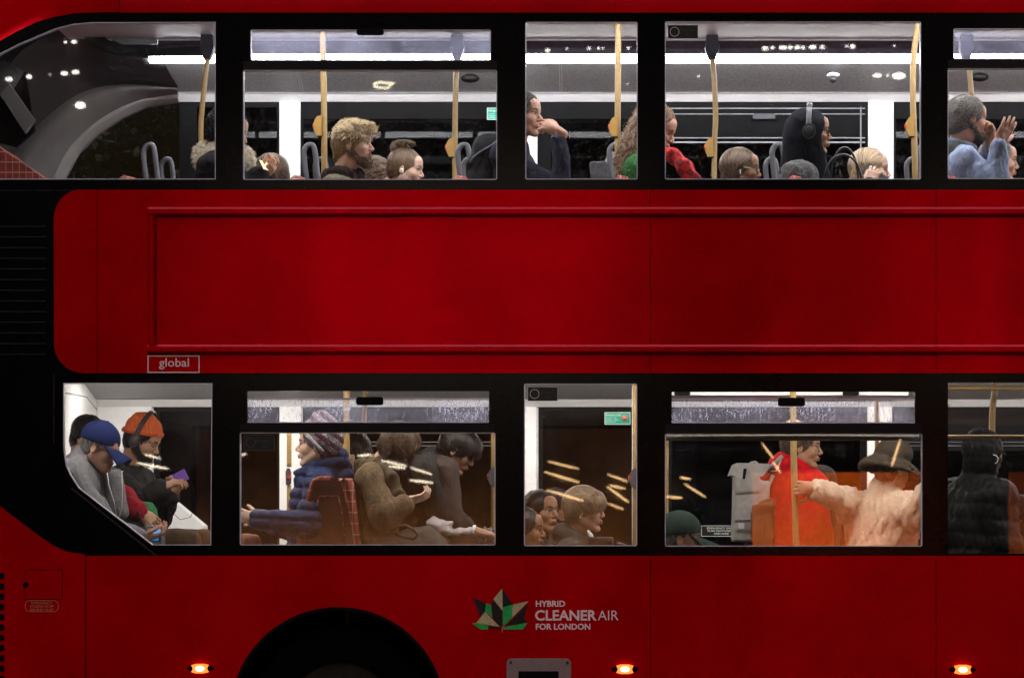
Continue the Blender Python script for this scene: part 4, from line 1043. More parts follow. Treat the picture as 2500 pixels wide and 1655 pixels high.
        if hood: s.ell(P.N-P.f*.055*sc+Vector((0, 0, .035*sc)), (.085*sc, .105*sc, .055*sc), B, k=.02); s.cap(P.N-P.l*.08*sc+Vector((0, 0, .02)), P.N-P.l*.05*sc+P.f*.09*sc-P.up*.03, .03*sc, k=.02); s.cap(P.N+P.l*.08*sc+Vector((0, 0, .02)), P.N+P.l*.05*sc+P.f*.09*sc-P.up*.03, .03*sc, k=.02)
        if hoodup:
            s.ell(P.H((-.02, 0, .03)), (.118*sc, .098*sc, .108*sc), P.Hr(), k=.02); s.cap(P.H((-.02, 0, -.04)), P.N, .088*sc, .10*sc, k=.04)
            s.ell(P.H((.115, 0, -.01)), (.075*sc, .070*sc, .095*sc), P.Hr(), k=.012, sub=True)
        if extra: extra(s)
        if puff: s.quilt(puff, pitch, (P.up.x, P.up.y, P.up.z))
        if fold: s.folds(fold*.9, fscale, seed, ridge, (1, 1, .55)); s.folds(fold*.38, fscale*2.1, seed+50, True, (1.2, 1.2, .45))
        V, F = s.mesh(); o = link(name, V, F, m, P.o, True)
        P.trousers()
        return o
    def trousers(P, m=None):
        if getattr(P, '_tr', None): return
        P._tr = 1; sc = P.sc; L = P.legs(); pts = [q for l in L for q in l]+[P.pel]
        lo = np.min([list(p) for p in pts], 0)-.16; hi = np.max([list(p) for p in pts], 0)+.16
        h_ = .012 if getattr(P, 'trf', 0) else .02
        s = SDF([axis(lo[i], hi[i], h_, [], h_) for i in range(3)])
        s.cap(P.pel-P.l*.05, P.pel+P.l*.05, .115*sc, k=.04)
        for hip, kn, an in L: s.cap(hip, kn, .085*sc, .064*sc, k=.03); s.cap(kn, an, .060*sc, .052*sc, k=.02)
        s.folds(.008, 30, 5)
        V, F = s.mesh(); link('trousers', V, F, m or getattr(P, 'trm', TR), P.o, True)
    def scarf(P, m, r=.028, seed=3, h=.007, name='scarf', hang=None, rad=.070, rise=.03, tilt=.0, fold=.007):
        sc = P.sc; c = P.N+Vector((0, 0, rise)); lo = np.array(list(c))-.25; hi = np.array(list(c))+.25
        if hang:
            for q in hang: lo = np.minimum(lo, np.array(list(q))-.08); hi = np.maximum(hi, np.array(list(q))+.08)
        s = SDF([axis(lo[i], hi[i], h, [], h) for i in range(3)])
        n = 14; ring = [c+(P.f*math.cos(2*PI*i/n)*(rad+.012)+P.l*math.sin(2*PI*i/n)*rad)*sc+Vector((0, 0, -tilt*math.cos(2*PI*i/n))) for i in range(n)]
        for i in range(n): s.cap(ring[i], ring[(i+1) % n], r*sc, k=.01)
        for i in range(n): s.cap(ring[i]+Vector((0, 0, -.03)), ring[(i+1) % n]+Vector((0, 0, -.03)), r*1.05*sc, k=.012)
        if hang:
            for a, b_ in zip(hang[:-1], hang[1:]): s.cap(a, b_, .042, k=.02); 
        s.folds(fold, 60, seed)
        V, F = s.mesh(); return link(name, V, F, m, P.o, True)
    # -------- hair
    def core(P, fn, m, name='hair', h=.005, ext=.16, down=0, fold=.003, fs=110, seed=2):
        lo = np.array(list(P.h))-ext; hi = np.array(list(P.h))+ext; lo[2] -= down
        s = SDF([axis(lo[i], hi[i], h, [], h) for i in range(3)]); fn(s)
        if fold: s.folds(fold, fs, seed)
        V, F = s.mesh(); return link(name, V, F, m, P.o, True)
    def strands(P, core, n, flow, L, m, name='hair_strands', w=.0022, lift=.004, curl=0, seg=5, push=True, jit=.25, zmin=None, keep=None):
        me = core.data; N = len(me.vertices); co = np.empty(N*3, dtype=np.float32); me.vertices.foreach_get('co', co); co = co.reshape(-1, 3)+np.array(ORG[P.o.name])
        nr = np.empty(N*3, dtype=np.float32); me.vertex_normals.foreach_get('vector', nr); nr = nr.reshape(-1, 3)
        Rm = np.array(P.R); h0 = np.array(P.h); sc = P.sc
        if keep is not None:
            k_ = keep(((co-h0) @ Rm)/sc); co, nr = co[k_], nr[k_]
        if not len(co): return
        sel = rng.integers(0, len(co), n); p = co[sel].astype(float); nn = nr[sel].astype(float)
        Ls = L*(.6+.6*rng.random(n)); ph = rng.uniform(0, 6.28, n)
        c0 = np.array([-.012, 0, .036]); rad = np.array([.103, .082, .091])
        rows = []; cur = p+nn*.001
        for j in range(seg+1):
            loc = ((cur-h0) @ Rm)/sc
            q = (loc-c0)/rad; ql = np.linalg.norm(q, axis=1)
            if push:
                bad = ql < 1.0; loc[bad] = c0+(loc[bad]-c0)/ql[bad][:, None]; cur = h0+(loc*sc) @ Rm.T
            nl = q/rad; nl /= np.linalg.norm(nl, axis=1)[:, None]+1e-9
            d = flow(loc); d = d+rng.normal(size=d.shape)*jit*.5
            if push: d -= nl*np.sum(d*nl, 1)[:, None]*.85
            d /= np.linalg.norm(d, axis=1)[:, None]+1e-9
            nw = nl @ Rm.T; dw = d @ Rm.T; sd = np.cross(dw, nw); sd /= np.linalg.norm(sd, axis=1)[:, None]+1e-9
            f = j/seg; ww = w*1.75*(1-.75*f**2)
            off = nw*(lift*f)[..., None] if np.ndim(lift*f) else nw*(lift*f)
            cc = cur+off+(sd*np.sin(ph+j*1.6)[:, None]+nw*np.cos(ph+j*1.6)[:, None])*curl
            rows.append((cc-sd*ww/2, cc+sd*ww/2)); cur = cur+dw*(Ls/seg)[:, None]
        A = np.stack([np.stack(r, 1) for r in rows], 1)   # n, seg+1, 2, 3
        V = A.reshape(-1, 3); base = (np.arange(n)*(seg+1)*2)[:, None]; j = np.arange(seg)[None, :]
        F = np.stack([base+j*2, base+j*2+1, base+j*2+3, base+j*2+2], -1).reshape(-1, 4)
        return link(name, V, F, m, P.o, True)
    def fuzz(P, core, n, L, m, name='fuzz', w=.0016, jit=.6, keep=None):
        me = core.data; N = len(me.vertices); co = np.empty(N*3, dtype=np.float32); me.vertices.foreach_get('co', co); co = co.reshape(-1, 3)+np.array(ORG[P.o.name])
        nr = np.empty(N*3, dtype=np.float32); me.vertex_normals.foreach_get('vector', nr); nr = nr.reshape(-1, 3)
        if keep is not None: k_ = keep(co); co, nr = co[k_], nr[k_]
        sel = rng.integers(0, len(co), n); p = co[sel].astype(float)-nr[sel]*.002; d = nr[sel]+rng.normal(size=(n, 3))*jit; d /= np.linalg.norm(d, axis=1)[:, None]
        sd = np.cross(d, rng.normal(size=(n, 3))); sd /= np.linalg.norm(sd, axis=1)[:, None]
        LL = L*(.5+rng.random(n))[:, None]; mid = p+d*LL*.55; tip = p+d*LL+np.array([0, 0, -1.])*LL*.3
        A = np.stack([p-sd*w/2, p+sd*w/2, mid+sd*w/2, mid-sd*w/2, tip+sd*w*.15, tip-sd*w*.15], 1); V = A.reshape(-1, 3); b0 = (np.arange(n)*6)[:, None]
        F = np.concatenate([b0+np.array([0, 1, 2, 3]), b0+np.array([3, 2, 4, 5])]); return link(name, V, F, m, P.o, True)
    def cap_hair(P, s, t=.008, fringe=.0, low=-.03, back=-.075, ears=True):
        H = P.H; sc = P.sc; R = P.Hr(); m = lambda *r: tuple(q*sc for q in r)
        s.ell(H((-.016, 0, .036)), m(.096+t, .075+t, .084+t), R, k=.01)
        s.ell(H((-.040, 0, -.030)), m(.062+t*.6, .062+t*.7, .062), R, k=.02)
        s.ell(H((.118+fringe, 0, -.030)), m(.075, .12, .088-fringe*.5), R, k=.008, sub=True)
        if ears:
            for a in (-1, 1): s.ell(H((.018, a*.085, -.032)), m(.036, .030, .040), R, k=.008, sub=True)
        s.plane(H((-.05, 0, back)), P.R @ Vector((0.35, 0, -1)))
def flow_back(l): return np.stack([-np.ones(len(l)), l[:, 1]*0, -.35-(l[:, 0] < -.04)*1.2], 1)
def flow_down(l):
    d = np.zeros_like(l); d[:, 0] = (l[:, 0]+.02)*6*(l[:, 2] > .05); d[:, 1] = l[:, 1]*12*(l[:, 2] > .03); d[:, 2] = -1-.0*l[:, 2]; return d
def flow_swept(l):
    d = np.zeros_like(l); d[:, 0] = -np.clip((l[:, 0]+.03)*16, 0, 2.0)-.1; d[:, 1] = l[:, 1]*14*(l[:, 2] > .045); d[:, 2] = -1; return d
def flow_fwd(l): return np.stack([np.ones(len(l))*.9, l[:, 1]*3, -.1-(l[:, 0] > .05)*.6-(l[:, 2] < .03)*1.0], 1)
def flow_to(t): return lambda l: (np.array(t)-l)
def flow_rand(l):
    return rng.normal(size=l.shape)
TR = cloth('dark trousers', (.02, .02, .024), bump=.3)
def glasses(P, m, r=.019, h=.016, w=.0013, temple=True, name='glasses'):
    b = MB()
    for a in (-1, 1):
        b.tube([P.H((.103-.004*abs(math.cos(t)), a*(.031+r*math.cos(t)*1.05), .0+h*math.sin(t))) for t in np.linspace(0, 2*PI, 17)[:-1]], w*P.sc, 5, True)
        if temple: b.tube([P.H((.101, a*.051, .004)), P.H((.06, a*.074, .006)), P.H((.0, a*.0775, .008)), P.H((-.012, a*.077, -.005))], w*P.sc, 5)
    b.tube([P.H((.105, -.011, .003)), P.H((.108, 0, .005)), P.H((.105, .011, .003))], w*P.sc, 5)
    return b.build(name, m, P.o, True)
def headphones(P, m, band=.0105, side=.093, off=0, cup=.034, top=.128, cupm=None):
    b = MB(); pts = []
    for i in range(17):
        a = PI*i/16; pts.append(P.H((-.010-off*.3, -side*math.cos(a), .0+top*math.sin(a)**.9)))
    # flat band: two rails plus pad
    for d in (-.006, .0, .006): b.tube([p+(P.R @ Vector((d*1.4, 0, 0))) for p in pts], band*.6*P.sc, 8)
    o = b.build('headphones', m, P.o, True)
    for a in (-1, 1):
        b = MB(); b.ell(P.H((-.004, a*.098, -.008)), (cup*.86, .017, cup*1.08), P.R, 20, 12)
        b.tube([P.H((-.004+cup*.80*math.cos(t), a*.1085, -.008+cup*1.0*math.sin(t))) for t in np.linspace(0, 2*PI, 25)[:-1]], .0035, 6, True)
        b.build('ear_cup', cupm or m, o, True)
    return o
def earbud(P, a=-1):
    b = MB(); b.ell(P.H((.006, a*.086, -.012)), (.008, .008, .008)); b.tube([P.H((.008, a*.089, -.014)), P.H((.013, a*.090, -.036))], .0032, 7)
    b.build('earbud', mat('white earbud', (.8, .8, .8), .25, .02, 20), P.o, True)
def prop(b, name, m, label, cat, smooth=False, group=None):
    o = b.build(name, m, None, smooth); tag(o, label, cat, group); return o
def phone(c, R, label, screen=None, name='phone', case=(.02, .02, .022), half=(.036, .074, .0042)):
    b = MB(); b.obox(c, half, R); o = b.build(name, mat('phone case', case, .3, .1, 20)); tag(o, label, 'phone')
    if screen:
        b = MB(); b.obox(Vector(c)+R @ Vector((0, 0, half[2]+.0006)), (half[0]*.92, half[1]*.95, .0006), R)
        b.build('screen', screen, o)
    return o
# ================================================================== THE PASSENGERS
V3 = Vector
HB = {k: (hairmat(k+' hair strands', a, b_), mat(k+' hair', c, .65, .5, 60, bump=.8, bscale=110, spec=.12, bdist=.008)) for k, a, b_, c in (
 ('blond', (.16, .09, .04), (.90, .70, .42), (.20, .12, .055)), ('sandy', (.10, .06, .03), (.42, .28, .15), (.15, .09, .05)), ('brown', (.035, .020, .012), (.14, .085, .052), (.05, .03, .02)),
 ('midbrown', (.08, .048, .03), (.26, .17, .11), (.12, .075, .05)), ('black', (.002, .002, .002), (.018, .015, .014), (.004, .0035, .0035)),
 ('grey', (.06, .055, .05), (.30, .27, .245), (.11, .10, .09)), ('darkgrey', (.04, .033, .028), (.17, .14, .12), (.06, .05, .043)),
 ('ash', (.16, .10, .055), (.75, .56, .36), (.24, .16, .09)), ('curlyred', (.08, .038, .02), (.52, .34, .22), (.16, .09, .055)),
 ('dkbrown', (.018, .012, .009), (.085, .055, .038), (.028, .019, .014)))}
def beard(P, m, n=900, L=.012, t=.004, moust=True, keepz=-.035):
    def fn(s):
        sc = P.sc; R = P.Hr(); q = lambda *r: tuple(a*sc for a in r)
        for a in (-1, 1): s.cap(P.H((.004, a*.052, -.045)), P.H((.070, a*.016, -.098)), (.020+t)*sc, (.017+t)*sc, k=.014)
        s.ell(P.H((.080, 0, -.096)), q(.020+t, .024+t, .020+t), R, k=.014)
        s.ell(P.H((.06, 0, -.085)), q(.045, .045, .03), R, k=.014)
        s.ell(P.H((.105, 0, -.0615)), q(.012, .022, .011), R, k=.004, sub=True)
        if moust: s.cap(P.H((.098, -.018, -.050)), P.H((.098, .018, -.050)), .0055*sc, k=.004)
    c = P.core(fn, m[1], 'beard', h=.0045, fold=.001)
    P.strands(c, n, lambda l: np.stack([np.ones(len(l))*.6, l[:, 1]*2, -np.ones(len(l))], 1), L, m[0], 'beard_hair', w=.0016, push=False, jit=.7, lift=.003, seg=3)

# ---- upper deck -------------------------------------------------
# 1 parka with cream fur collar, behind the pillar
p = Person('person in black parka with cream fur collar, half hidden by a pillar', 556, 322, .45, yaw=5, pitch=18, skin='tan', byaw=5,
           neck=(548, 386, .5), armR=((612, 470, .34), (634, 433, .30)), handR=((.55, .1, .45), (0, .5, .9), dict(curl=38)), armL=((600, 480, .75), (640, 432, .62)), handL=((.8, -.2, .5), (0, -.2, 1), dict(curl=40)))
c = p.core(lambda s: p.cap_hair(s, .014, fringe=-.01), HB['black'][1]); p.strands(c, 1500, flow_rand, .02, HB['black'][0], w=.003, lift=.006, curl=.004)
p.brows(); o = p.top(cloth('black parka', (.012, .012, .014), bump=.3), .03, 'parka', puff=.010, pitch=.09, fold=.006, collar=.3)
fur = p.scarf(mat('cream fur', (.80, .72, .58), .9, .12, 40, bump=.6, bscale=300), r=.044, rad=.092, rise=.015, tilt=.01, name='fur_collar', fold=.010)
p.fuzz(fur, 16000, .022, hairmat('cream fur strands', (.62, .54, .42), (.95, .88, .74)), 'fur', w=.0022, jit=.35)
ph1 = phone(W(646, 406, .28), rot(20, 0, 0) @ rot(0, 62, 0), 'dark phone held by the person in the fur collared parka', emis('warm screen', (1.0, .72, .42), .9), half=(.030, .045, .004))
# 2 brown hair behind the phone
p = Person('person with long brown hair and orange clip beside the white pillar', 660, 428, 1.05, yaw=165, pitch=25, sc=.95, skin='fair', female=True)
def longhair(p, s, t=.010, lenz=.20, back=.0, fr=-.005, side=True):
    p.cap_hair(s, t, fringe=fr, back=-.20, ears=not side)
    for a in (-.045, 0, .045): s.cap(p.H((-.055, a, -.02)), p.H((-.055, a, -.02))+V3((-.02+back, 0, -lenz)), .045*p.sc, .030*p.sc, k=.02)
    if side:
        for a in (-1, 1): s.cap(p.H((-.01, a*.076, .01)), p.H((-.018, a*.080, -.05))+V3((back, 0, -lenz*.6)), .026*p.sc, .018*p.sc, k=.02)
c = p.core(lambda s: longhair(p, s), HB['brown'][1], down=.15); p.strands(c, 1600, flow_down, .09, HB['midbrown'][0], w=.0026, lift=.003)
b = MB(); b.tube([W(661+11*math.cos(t), 399+12*math.sin(t), .95) for t in np.linspace(0, 2*PI, 13)[:-1]], .006, 6, True); b.build('hair_clip', mat('orange clip', (.85, .30, .05), .3, .1, 20, coat=.5), p.o, True)
p.top(cloth('dark jumper', (.03, .03, .035)), .015)
# 3 blond bearded man
p = Person('blond man with short beard in olive jacket and brown scarf, sitting in profile', 861, 355, .45, yaw=8, pitch=0, skin='fair', neck=(838, 440, .47))
def blondfn(s):
    p.cap_hair(s, .009, fringe=-.008, back=-.06, ears=True); s.ell(p.H((.015, 0, .104)), (.078, .064, .026), p.Hr(), k=.02); s.ell(p.H((.066, 0, .086)), (.030, .052, .026), p.Hr(), k=.012)
c = p.core(blondfn, HB['blond'][1], fold=.006, fs=80)
def flw(l): return np.stack([np.ones(len(l))*1.0*(l[:, 2] > .05)-.5*(l[:, 2] <= .05), l[:, 1]*6, np.where(l[:, 2] > .06, .1, -1.2)], 1)
p.strands(c, 2600, flw, .045, HB['blond'][0], w=.0030, lift=.012, curl=.006, jit=.6, keep=lambda l: l[:, 2] > .055)
p.strands(c, 2200, flw, .035, HB['sandy'][0], w=.0026, lift=.003, curl=.002, jit=.35, keep=lambda l: l[:, 2] <= .06)
beard(p, HB['midbrown'], 1600, .012); p.brows(HB['midbrown'][1]); p.trm = TR
o = p.top(cloth('olive tan jacket', (.13, .105, .07), var=.25), .022, 'jacket', seed=4, fold=.010)
p.scarf(cloth('dark brown scarf', (.028, .018, .014), bump=.8), r=.030, rad=.072, rise=.03, name='scarf', fold=.010)
# 4 hair tuft behind
p = Person('person with tousled brown hair in black coat, low behind the blond man', 920, 436, 1.65, yaw=0, pitch=5, sc=.98, skin='fair')
c = p.core(lambda s: p.cap_hair(s, .014, ears=False), HB['brown'][1]); p.strands(c, 1300, flow_back, .05, HB['midbrown'][0], w=.003, lift=.010, curl=.003)
p.top(cloth('black coat a', (.012, .012, .014)), .03, puff=.006)
# 5 woman with bun
p = Person('young woman with fair brown hair tied up in a bun and a white earbud', 990, 415, .80, yaw=10, pitch=8, sc=.93, skin='pale', female=True)
def bun(s):
    p.cap_hair(s, .004, fringe=-.002, back=-.05)
    s.ell(p.H((-.045, 0, .150)), (.044, .040, .027), p.Hr(), k=.008); s.ell(p.H((.000, .0, .158)), (.036, .034, .020), p.Hr(), k=.006); s.ell(p.H((-.080, -.005, .122)), (.030, .034, .034), p.Hr(), k=.01)
c = p.core(bun, HB['midbrown'][1], fold=.003)
p.strands(c, 3000, flow_to((-.045, 0, .150)), .06, HB['midbrown'][0], w=.0022, lift=.001, jit=.12); p.brows(HB['midbrown'][1])
earbud(p); p.top(cloth('black top a', (.014, .014, .016)), .018)
# 6 dark rucksack on the seat behind the pillar
def bagmesh(name, parts, m, label, cat, h=.008, fold=.006, fs=40, seed=1, quilt=None):
    pts = np.array([list(q[1]) for q in parts]+[list(q[2]) for q in parts if q[0] == 'cap']); lo = pts.min(0)-.30; hi = pts.max(0)+.30
    s = SDF([axis(lo[i], hi[i], h, [], h) for i in range(3)])
    for q in parts:
        getattr(s, q[0])(*q[1:])
    s.folds(fold, fs, seed)
    V, F = s.mesh(); o = link(name, V, F, m, None, True); tag(o, label, cat); return o
blk = cloth('black rucksack nylon', (.006, .006, .007), rough=.7, bump=.4)
o = bagmesh('rucksack', [('cap', W(1196, 372, .45), W(1190, 470, .45), .10, .13), ('cap', W(1160, 398, .42), W(1196, 360, .42), .05, .05), ('cap', W(1230, 340, .45), W(1212, 362, .45), .03, .05), ('ell', W(1200, 385, .40), (.06, .05, .05))], blk, 'black rucksack bulging over the seat beside the second ochre pole', 'rucksack')
b = MB(); b.tube([W(1148, 398, .36), W(1156, 384, .35), W(1172, 372, .35), W(1200, 356, .35), W(1213, 345, .36)], .006, 8); b.build('strap', M['greyplastic'], o, True)
# 7 man with hand on mouth
p = Person('man in navy jumper resting his chin on his fist, at the narrow upper window', 1276, 283, .42, yaw=24, pitch=2, skin='ruddy', byaw=14, neck=(1256, 352, .5),
           armR=((1375, 470, .20), (1362, 322, .22)), handR=((-.74, .08, .42), (-.35, .9, -.3), dict(curls=[62, 66, 68, 70], thumb=50, side=-1)), armL=((1330, 480, .8), (1390, 520, .6)), nose=1.15)
c = p.core(lambda s: p.cap_hair(s, .009, fringe=-.012), HB['darkgrey'][1]); p.strands(c, 2600, flow_rand, .018, HB['darkgrey'][0], w=.0026, lift=.006, curl=.005); p.brows(HB['dkbrown'][1])
navy = cloth('navy purple knit', (.028, .026, .040), var=.3, bump=.7)
p.top(navy, .010, 'jumper', sleeve=.88, seed=8, fold=.008, fscale=42)
b = MB(); b.tube([W(1352, 338, .13), W(1362, 334, .20), W(1374, 339, .28), W(1362, 344, .24)], .010, 8, True); b.build('shirt_cuff', cloth('blue shirt', (.03, .07, .20)), p.o, True)
# 8 woman with curly hair, green jumper, red scarf
p = Person('woman with curly auburn hair in fuzzy green jumper and red tartan scarf, looking down', 1602, 317, .50, yaw=14, pitch=24, skin='ruddy', female=True, byaw=8, neck=(1571, 388, .56), eyes='closed')
def curly(s):
    p.cap_hair(s, .020, fringe=-.045, back=-.25, ears=False)
    for a in (-.07, -.03, .03, .07): s.cap(p.H((-.06, a, .0)), W(1536, 372, .5+a), .055, .045, k=.03)
    s.cap(p.H((-.04, -.08, .0)), W(1532, 400, .40), .04, .035, k=.03)
c = p.core(curly, HB['curlyred'][1], down=.10, ext=.24, fold=.012, fs=70)
p.strands(c, 5200, flow_down, .06, HB['curlyred'][0], w=.0026, lift=.010, curl=.008, jit=.8, push=False, keep=lambda l: (l[:, 0] < .025)); p.brows(HB['curlyred'][1])
gm = cloth('green mohair', (.05, .17, .055), var=.3, bump=.8, bscale=140)
o = p.top(gm, .028, 'jumper', seed=3, fold=.010); p.fuzz(o, 9000, .016, hairmat('green fuzz', (.04, .15, .05), (.13, .33, .13)), 'mohair_fuzz', w=.0014, keep=lambda c_: c_[:, 2] > 3.2)
def plaid():
    m, nt, bs = newmat('red tartan wool'); tc = nt.nodes.new('ShaderNodeTexCoord'); n = nd(nt, 'ShaderNodeTexChecker', Scale=26.); mp = nt.nodes.new('ShaderNodeMapping'); mp.inputs['Rotation'].default_value = (.4, .7, .6)
    lk(nt, tc.outputs['Object'], mp.inputs[0]); lk(nt, mp.outputs[0], n.inputs[0]); n.inputs['Color1'].default_value = (.50, .018, .018, 1); n.inputs['Color2'].default_value = (.16, .008, .012, 1); lk(nt, n.outputs[0], bs.inputs['Base Color']); bs.inputs['Roughness'].default_value = .95; return m
PLAID = plaid()
p.scarf(PLAID, r=.030, rad=.070, rise=.035, name='scarf', hang=[W(1600, 370, .38), W(1640, 380, .36), W(1672, 410, .34), W(1712, 462, .33)], fold=.010)
# 9 grey bag; the pale strap stands in for a forearm
o = bagmesh('tote_bag', [('box', W(1482, 445, 1.5), (.085, .07, .10))], cloth('grey felt', (.075, .075, .08)), 'grey felt tote bag with a strap in place of a forearm, left of the curly haired woman', 'bag', fold=.008)
b = MB(); b.tube([W(1478, 418, 1.5), W(1488, 395, 1.5), W(1497, 372, 1.5)], [.030, .026, .024], 12); b.build('strap', cloth('pale forearm skin', (.34, .22, .17)), o, True)
# 10 woman with glasses
p = Person('woman with brown hair, clear rimmed glasses and earbud, low beside the ochre pole', 1808, 416, .62, yaw=10, pitch=4, sc=.98, skin='brown', female=True)
c = p.core(lambda s: longhair(p, s, .010, .16, -.03), HB['brown'][1], down=.12); p.strands(c, 3600, flow_swept, .08, HB['midbrown'][0], w=.0022, lift=.003, jit=.2); p.brows()
glasses(p, mat('pale gold wire', (.62, .55, .45), .25, .1, 20, metal=.6)); earbud(p); p.top(cloth('dark top b', (.02, .018, .02)), .018)
# 11 hijab woman with headphones
p = Person('woman in black hijab with grey headphones and glasses, wearing a grey wool coat', 1978, 325, .42, yaw=6, pitch=3, skin='brown', female=True, byaw=6, neck=(1958, 406, .46), armR=((1990, 520, .22), (2060, 470, .22)))
hij = cloth('black hijab', (.010, .010, .014), bump=.25, sheen=.1)
def hijab(s):
    R = p.Hr(); H = p.H
    s.ell(H((-.020, 0, .035)), (.112, .094, .100), R, k=.02); s.ell(H((-.052, 0, .000)), (.085, .088, .105), R, k=.03)
    s.cap(H((-.01, 0, -.06)), p.N+V3((.0, 0, -.02)), .080, .098, k=.05); s.cap(H((.03, 0, -.115)), p.N+V3((.06, 0, -.05)), .055, .10, k=.04)
    s.cap(H((-.075, 0, -.06)), p.N+V3((-.035, 0, -.03)), .066, .080, k=.05)
    s.ell(H((.112, 0, -.018)), (.070, .066, .092), R, k=.010, sub=True)
o = p.core(hijab, hij, 'hijab', h=.006, ext=.17, down=.12, fold=.006, fs=38); p.brows()
headphones(p, mat('grey headphone plastic', (.075, .075, .08), .3, .1, 20, coat=.3), cup=.040, top=.156, side=.106, off=.0, cupm=mat('black cup', (.014, .014, .016), .35, .2, 20)); glasses(p, M['blackmatte'], .021, .018, .0017)
gw = cloth('grey boucle wool', (.12, .118, .118), var=.45, bump=1.0, bscale=130, vs=60)
o = p.top(gw, .030, 'coat', seed=12, fold=.014, fscale=44, ridge=False); p.fuzz(o, 4000, .008, hairmat('grey wool fibres', (.12, .12, .12), (.34, .33, .33)), 'wool_fuzz', w=.0014, keep=lambda c_: c_[:, 2] > 3.2)
# 12 black handbag on her lap with two loop handles
o = bagmesh('handbag', [('box', W(2062, 478, .30), (.13, .05, .05))], blk, 'black handbag with two tall loop handles on the lap of the woman in the hijab', 'bag', fold=.004)
for (x0, x1, pk, yy) in ((2012, 2104, 378, .24), (2028, 2096, 361, .36)):
    b = MB(); b.tube([W((x0+x1)/2-(x1-x0)/2*math.cos(t), 462-(462-pk)*math.sin(t)**.8, yy) for t in np.linspace(0.02, PI-.02, 26)], .0062, 9); b.build('handle', mat('glossy black strap', (.015, .015, .017), .3, .2, 30), o, True)
# 13 blonde woman with phone
p = Person('woman with long straight blonde hair holding a grey phone to her ear', 2124, 417, .70, yaw=8, pitch=3, sc=.98, skin='pale', female=True, byaw=10, armR=((2110, 520, .45), (2122, 452, .50)), handR=((.35, .1, .9), (.2, .9, -.1), dict(curl=35)), eyes='closed')
c = p.core(lambda s: longhair(p, s, .010, .22, -.07, side=True), HB['ash'][1], down=.16); p.strands(c, 4200, flow_swept, .10, HB['ash'][0], w=.0020, lift=.002, jit=.12); p.brows(HB['ash'][1])
p.top(cloth('dark coat c', (.02, .02, .022)), .02)
phone(p.H((.030, -.098, -.040)), p.R @ rot(0, 38, 0) @ Matrix.Rotation(PI/2, 3, 'X'), 'grey phone held against the ear of the blonde woman', case=(.10, .10, .115), half=(.070, .034, .004))
# 14 man in denim shirt
p = Person('grey haired man in blue denim shirt and grey waistcoat raising his hands to his face', 2362, 293, .38, yaw=-14, pitch=4, skin='ruddy', byaw=-6, neck=(2340, 368, .42), wide=1.05,
           armR=((2438, 455, .10), (2436, 350, .14)), handR=((.52, .0, .85), (-.25, .95, .1), dict(curls=[14, 10, 10, 12], spread=4, thumb=48, side=-1)),
           armL=((2420, 455, .70), (2418, 352, .42)), handL=((.0, -.1, 1), (-.8, -.4, .1), dict(curl=38)))
c = p.core(lambda s: p.cap_hair(s, .010, fringe=-.018, back=-.07), HB['grey'][1]); p.strands(c, 3000, flow_back, .028, HB['grey'][0], w=.0024, lift=.005, curl=.003, jit=.5)
beard(p, HB['darkgrey'], 900, .008); p.brows(HB['darkgrey'][1])
den = cloth('blue denim', (.25, .30, .43), var=.15, wr=.40, bump=.6, bscale=260)
p.top(den, .012, 'shirt', seed=21, fold=.012, fscale=40, sleeve=.97)
def vest(s):
    B = np.array([[p.f[i], p.l[i], p.up[i]] for i in range(3)]); s.ell(p.N-p.up*.20, (.140, .165, .215), B, k=.03); s.cap(p.N-p.up*.02-p.l*.09, p.N-p.up*.02+p.l*.09, .075, k=.03)
wv = p.core(lambda s: (s.ell(p.N-p.up*.17+p.f*-.01, (.150, .150, .20), None, k=.03), s.cap(p.N+V3((-.02, -.08, -.03)), p.N+V3((-.02, .08, -.03)), .068, k=.03)), cloth('grey green waistcoat', (.06, .065, .055)), 'waistcoat', ext=.36, h=.008, fold=.004, fs=50)
b = MB(); b.tube([p.N+V3((.085*math.cos(t), .082*math.sin(t), .028-.02*math.cos(t))) for t in np.linspace(0, 2*PI, 20)[:-1]], .020, 8, True); b.build('collar', den, p.o, True)
# 15 old man behind him
p = Person('elderly grey haired man in profile, partly behind the denim sleeve', 2437, 395, 1.0, yaw=6, pitch=5, skin='ruddy')
c = p.core(lambda s: p.cap_hair(s, .006, fringe=-.022), HB['grey'][1]); p.strands(c, 1400, flow_back, .03, HB['grey'][0], lift=.004); p.brows(HB['grey'][1], .004)
p.top(cloth('dark coat d', (.03, .03, .03)), .022)

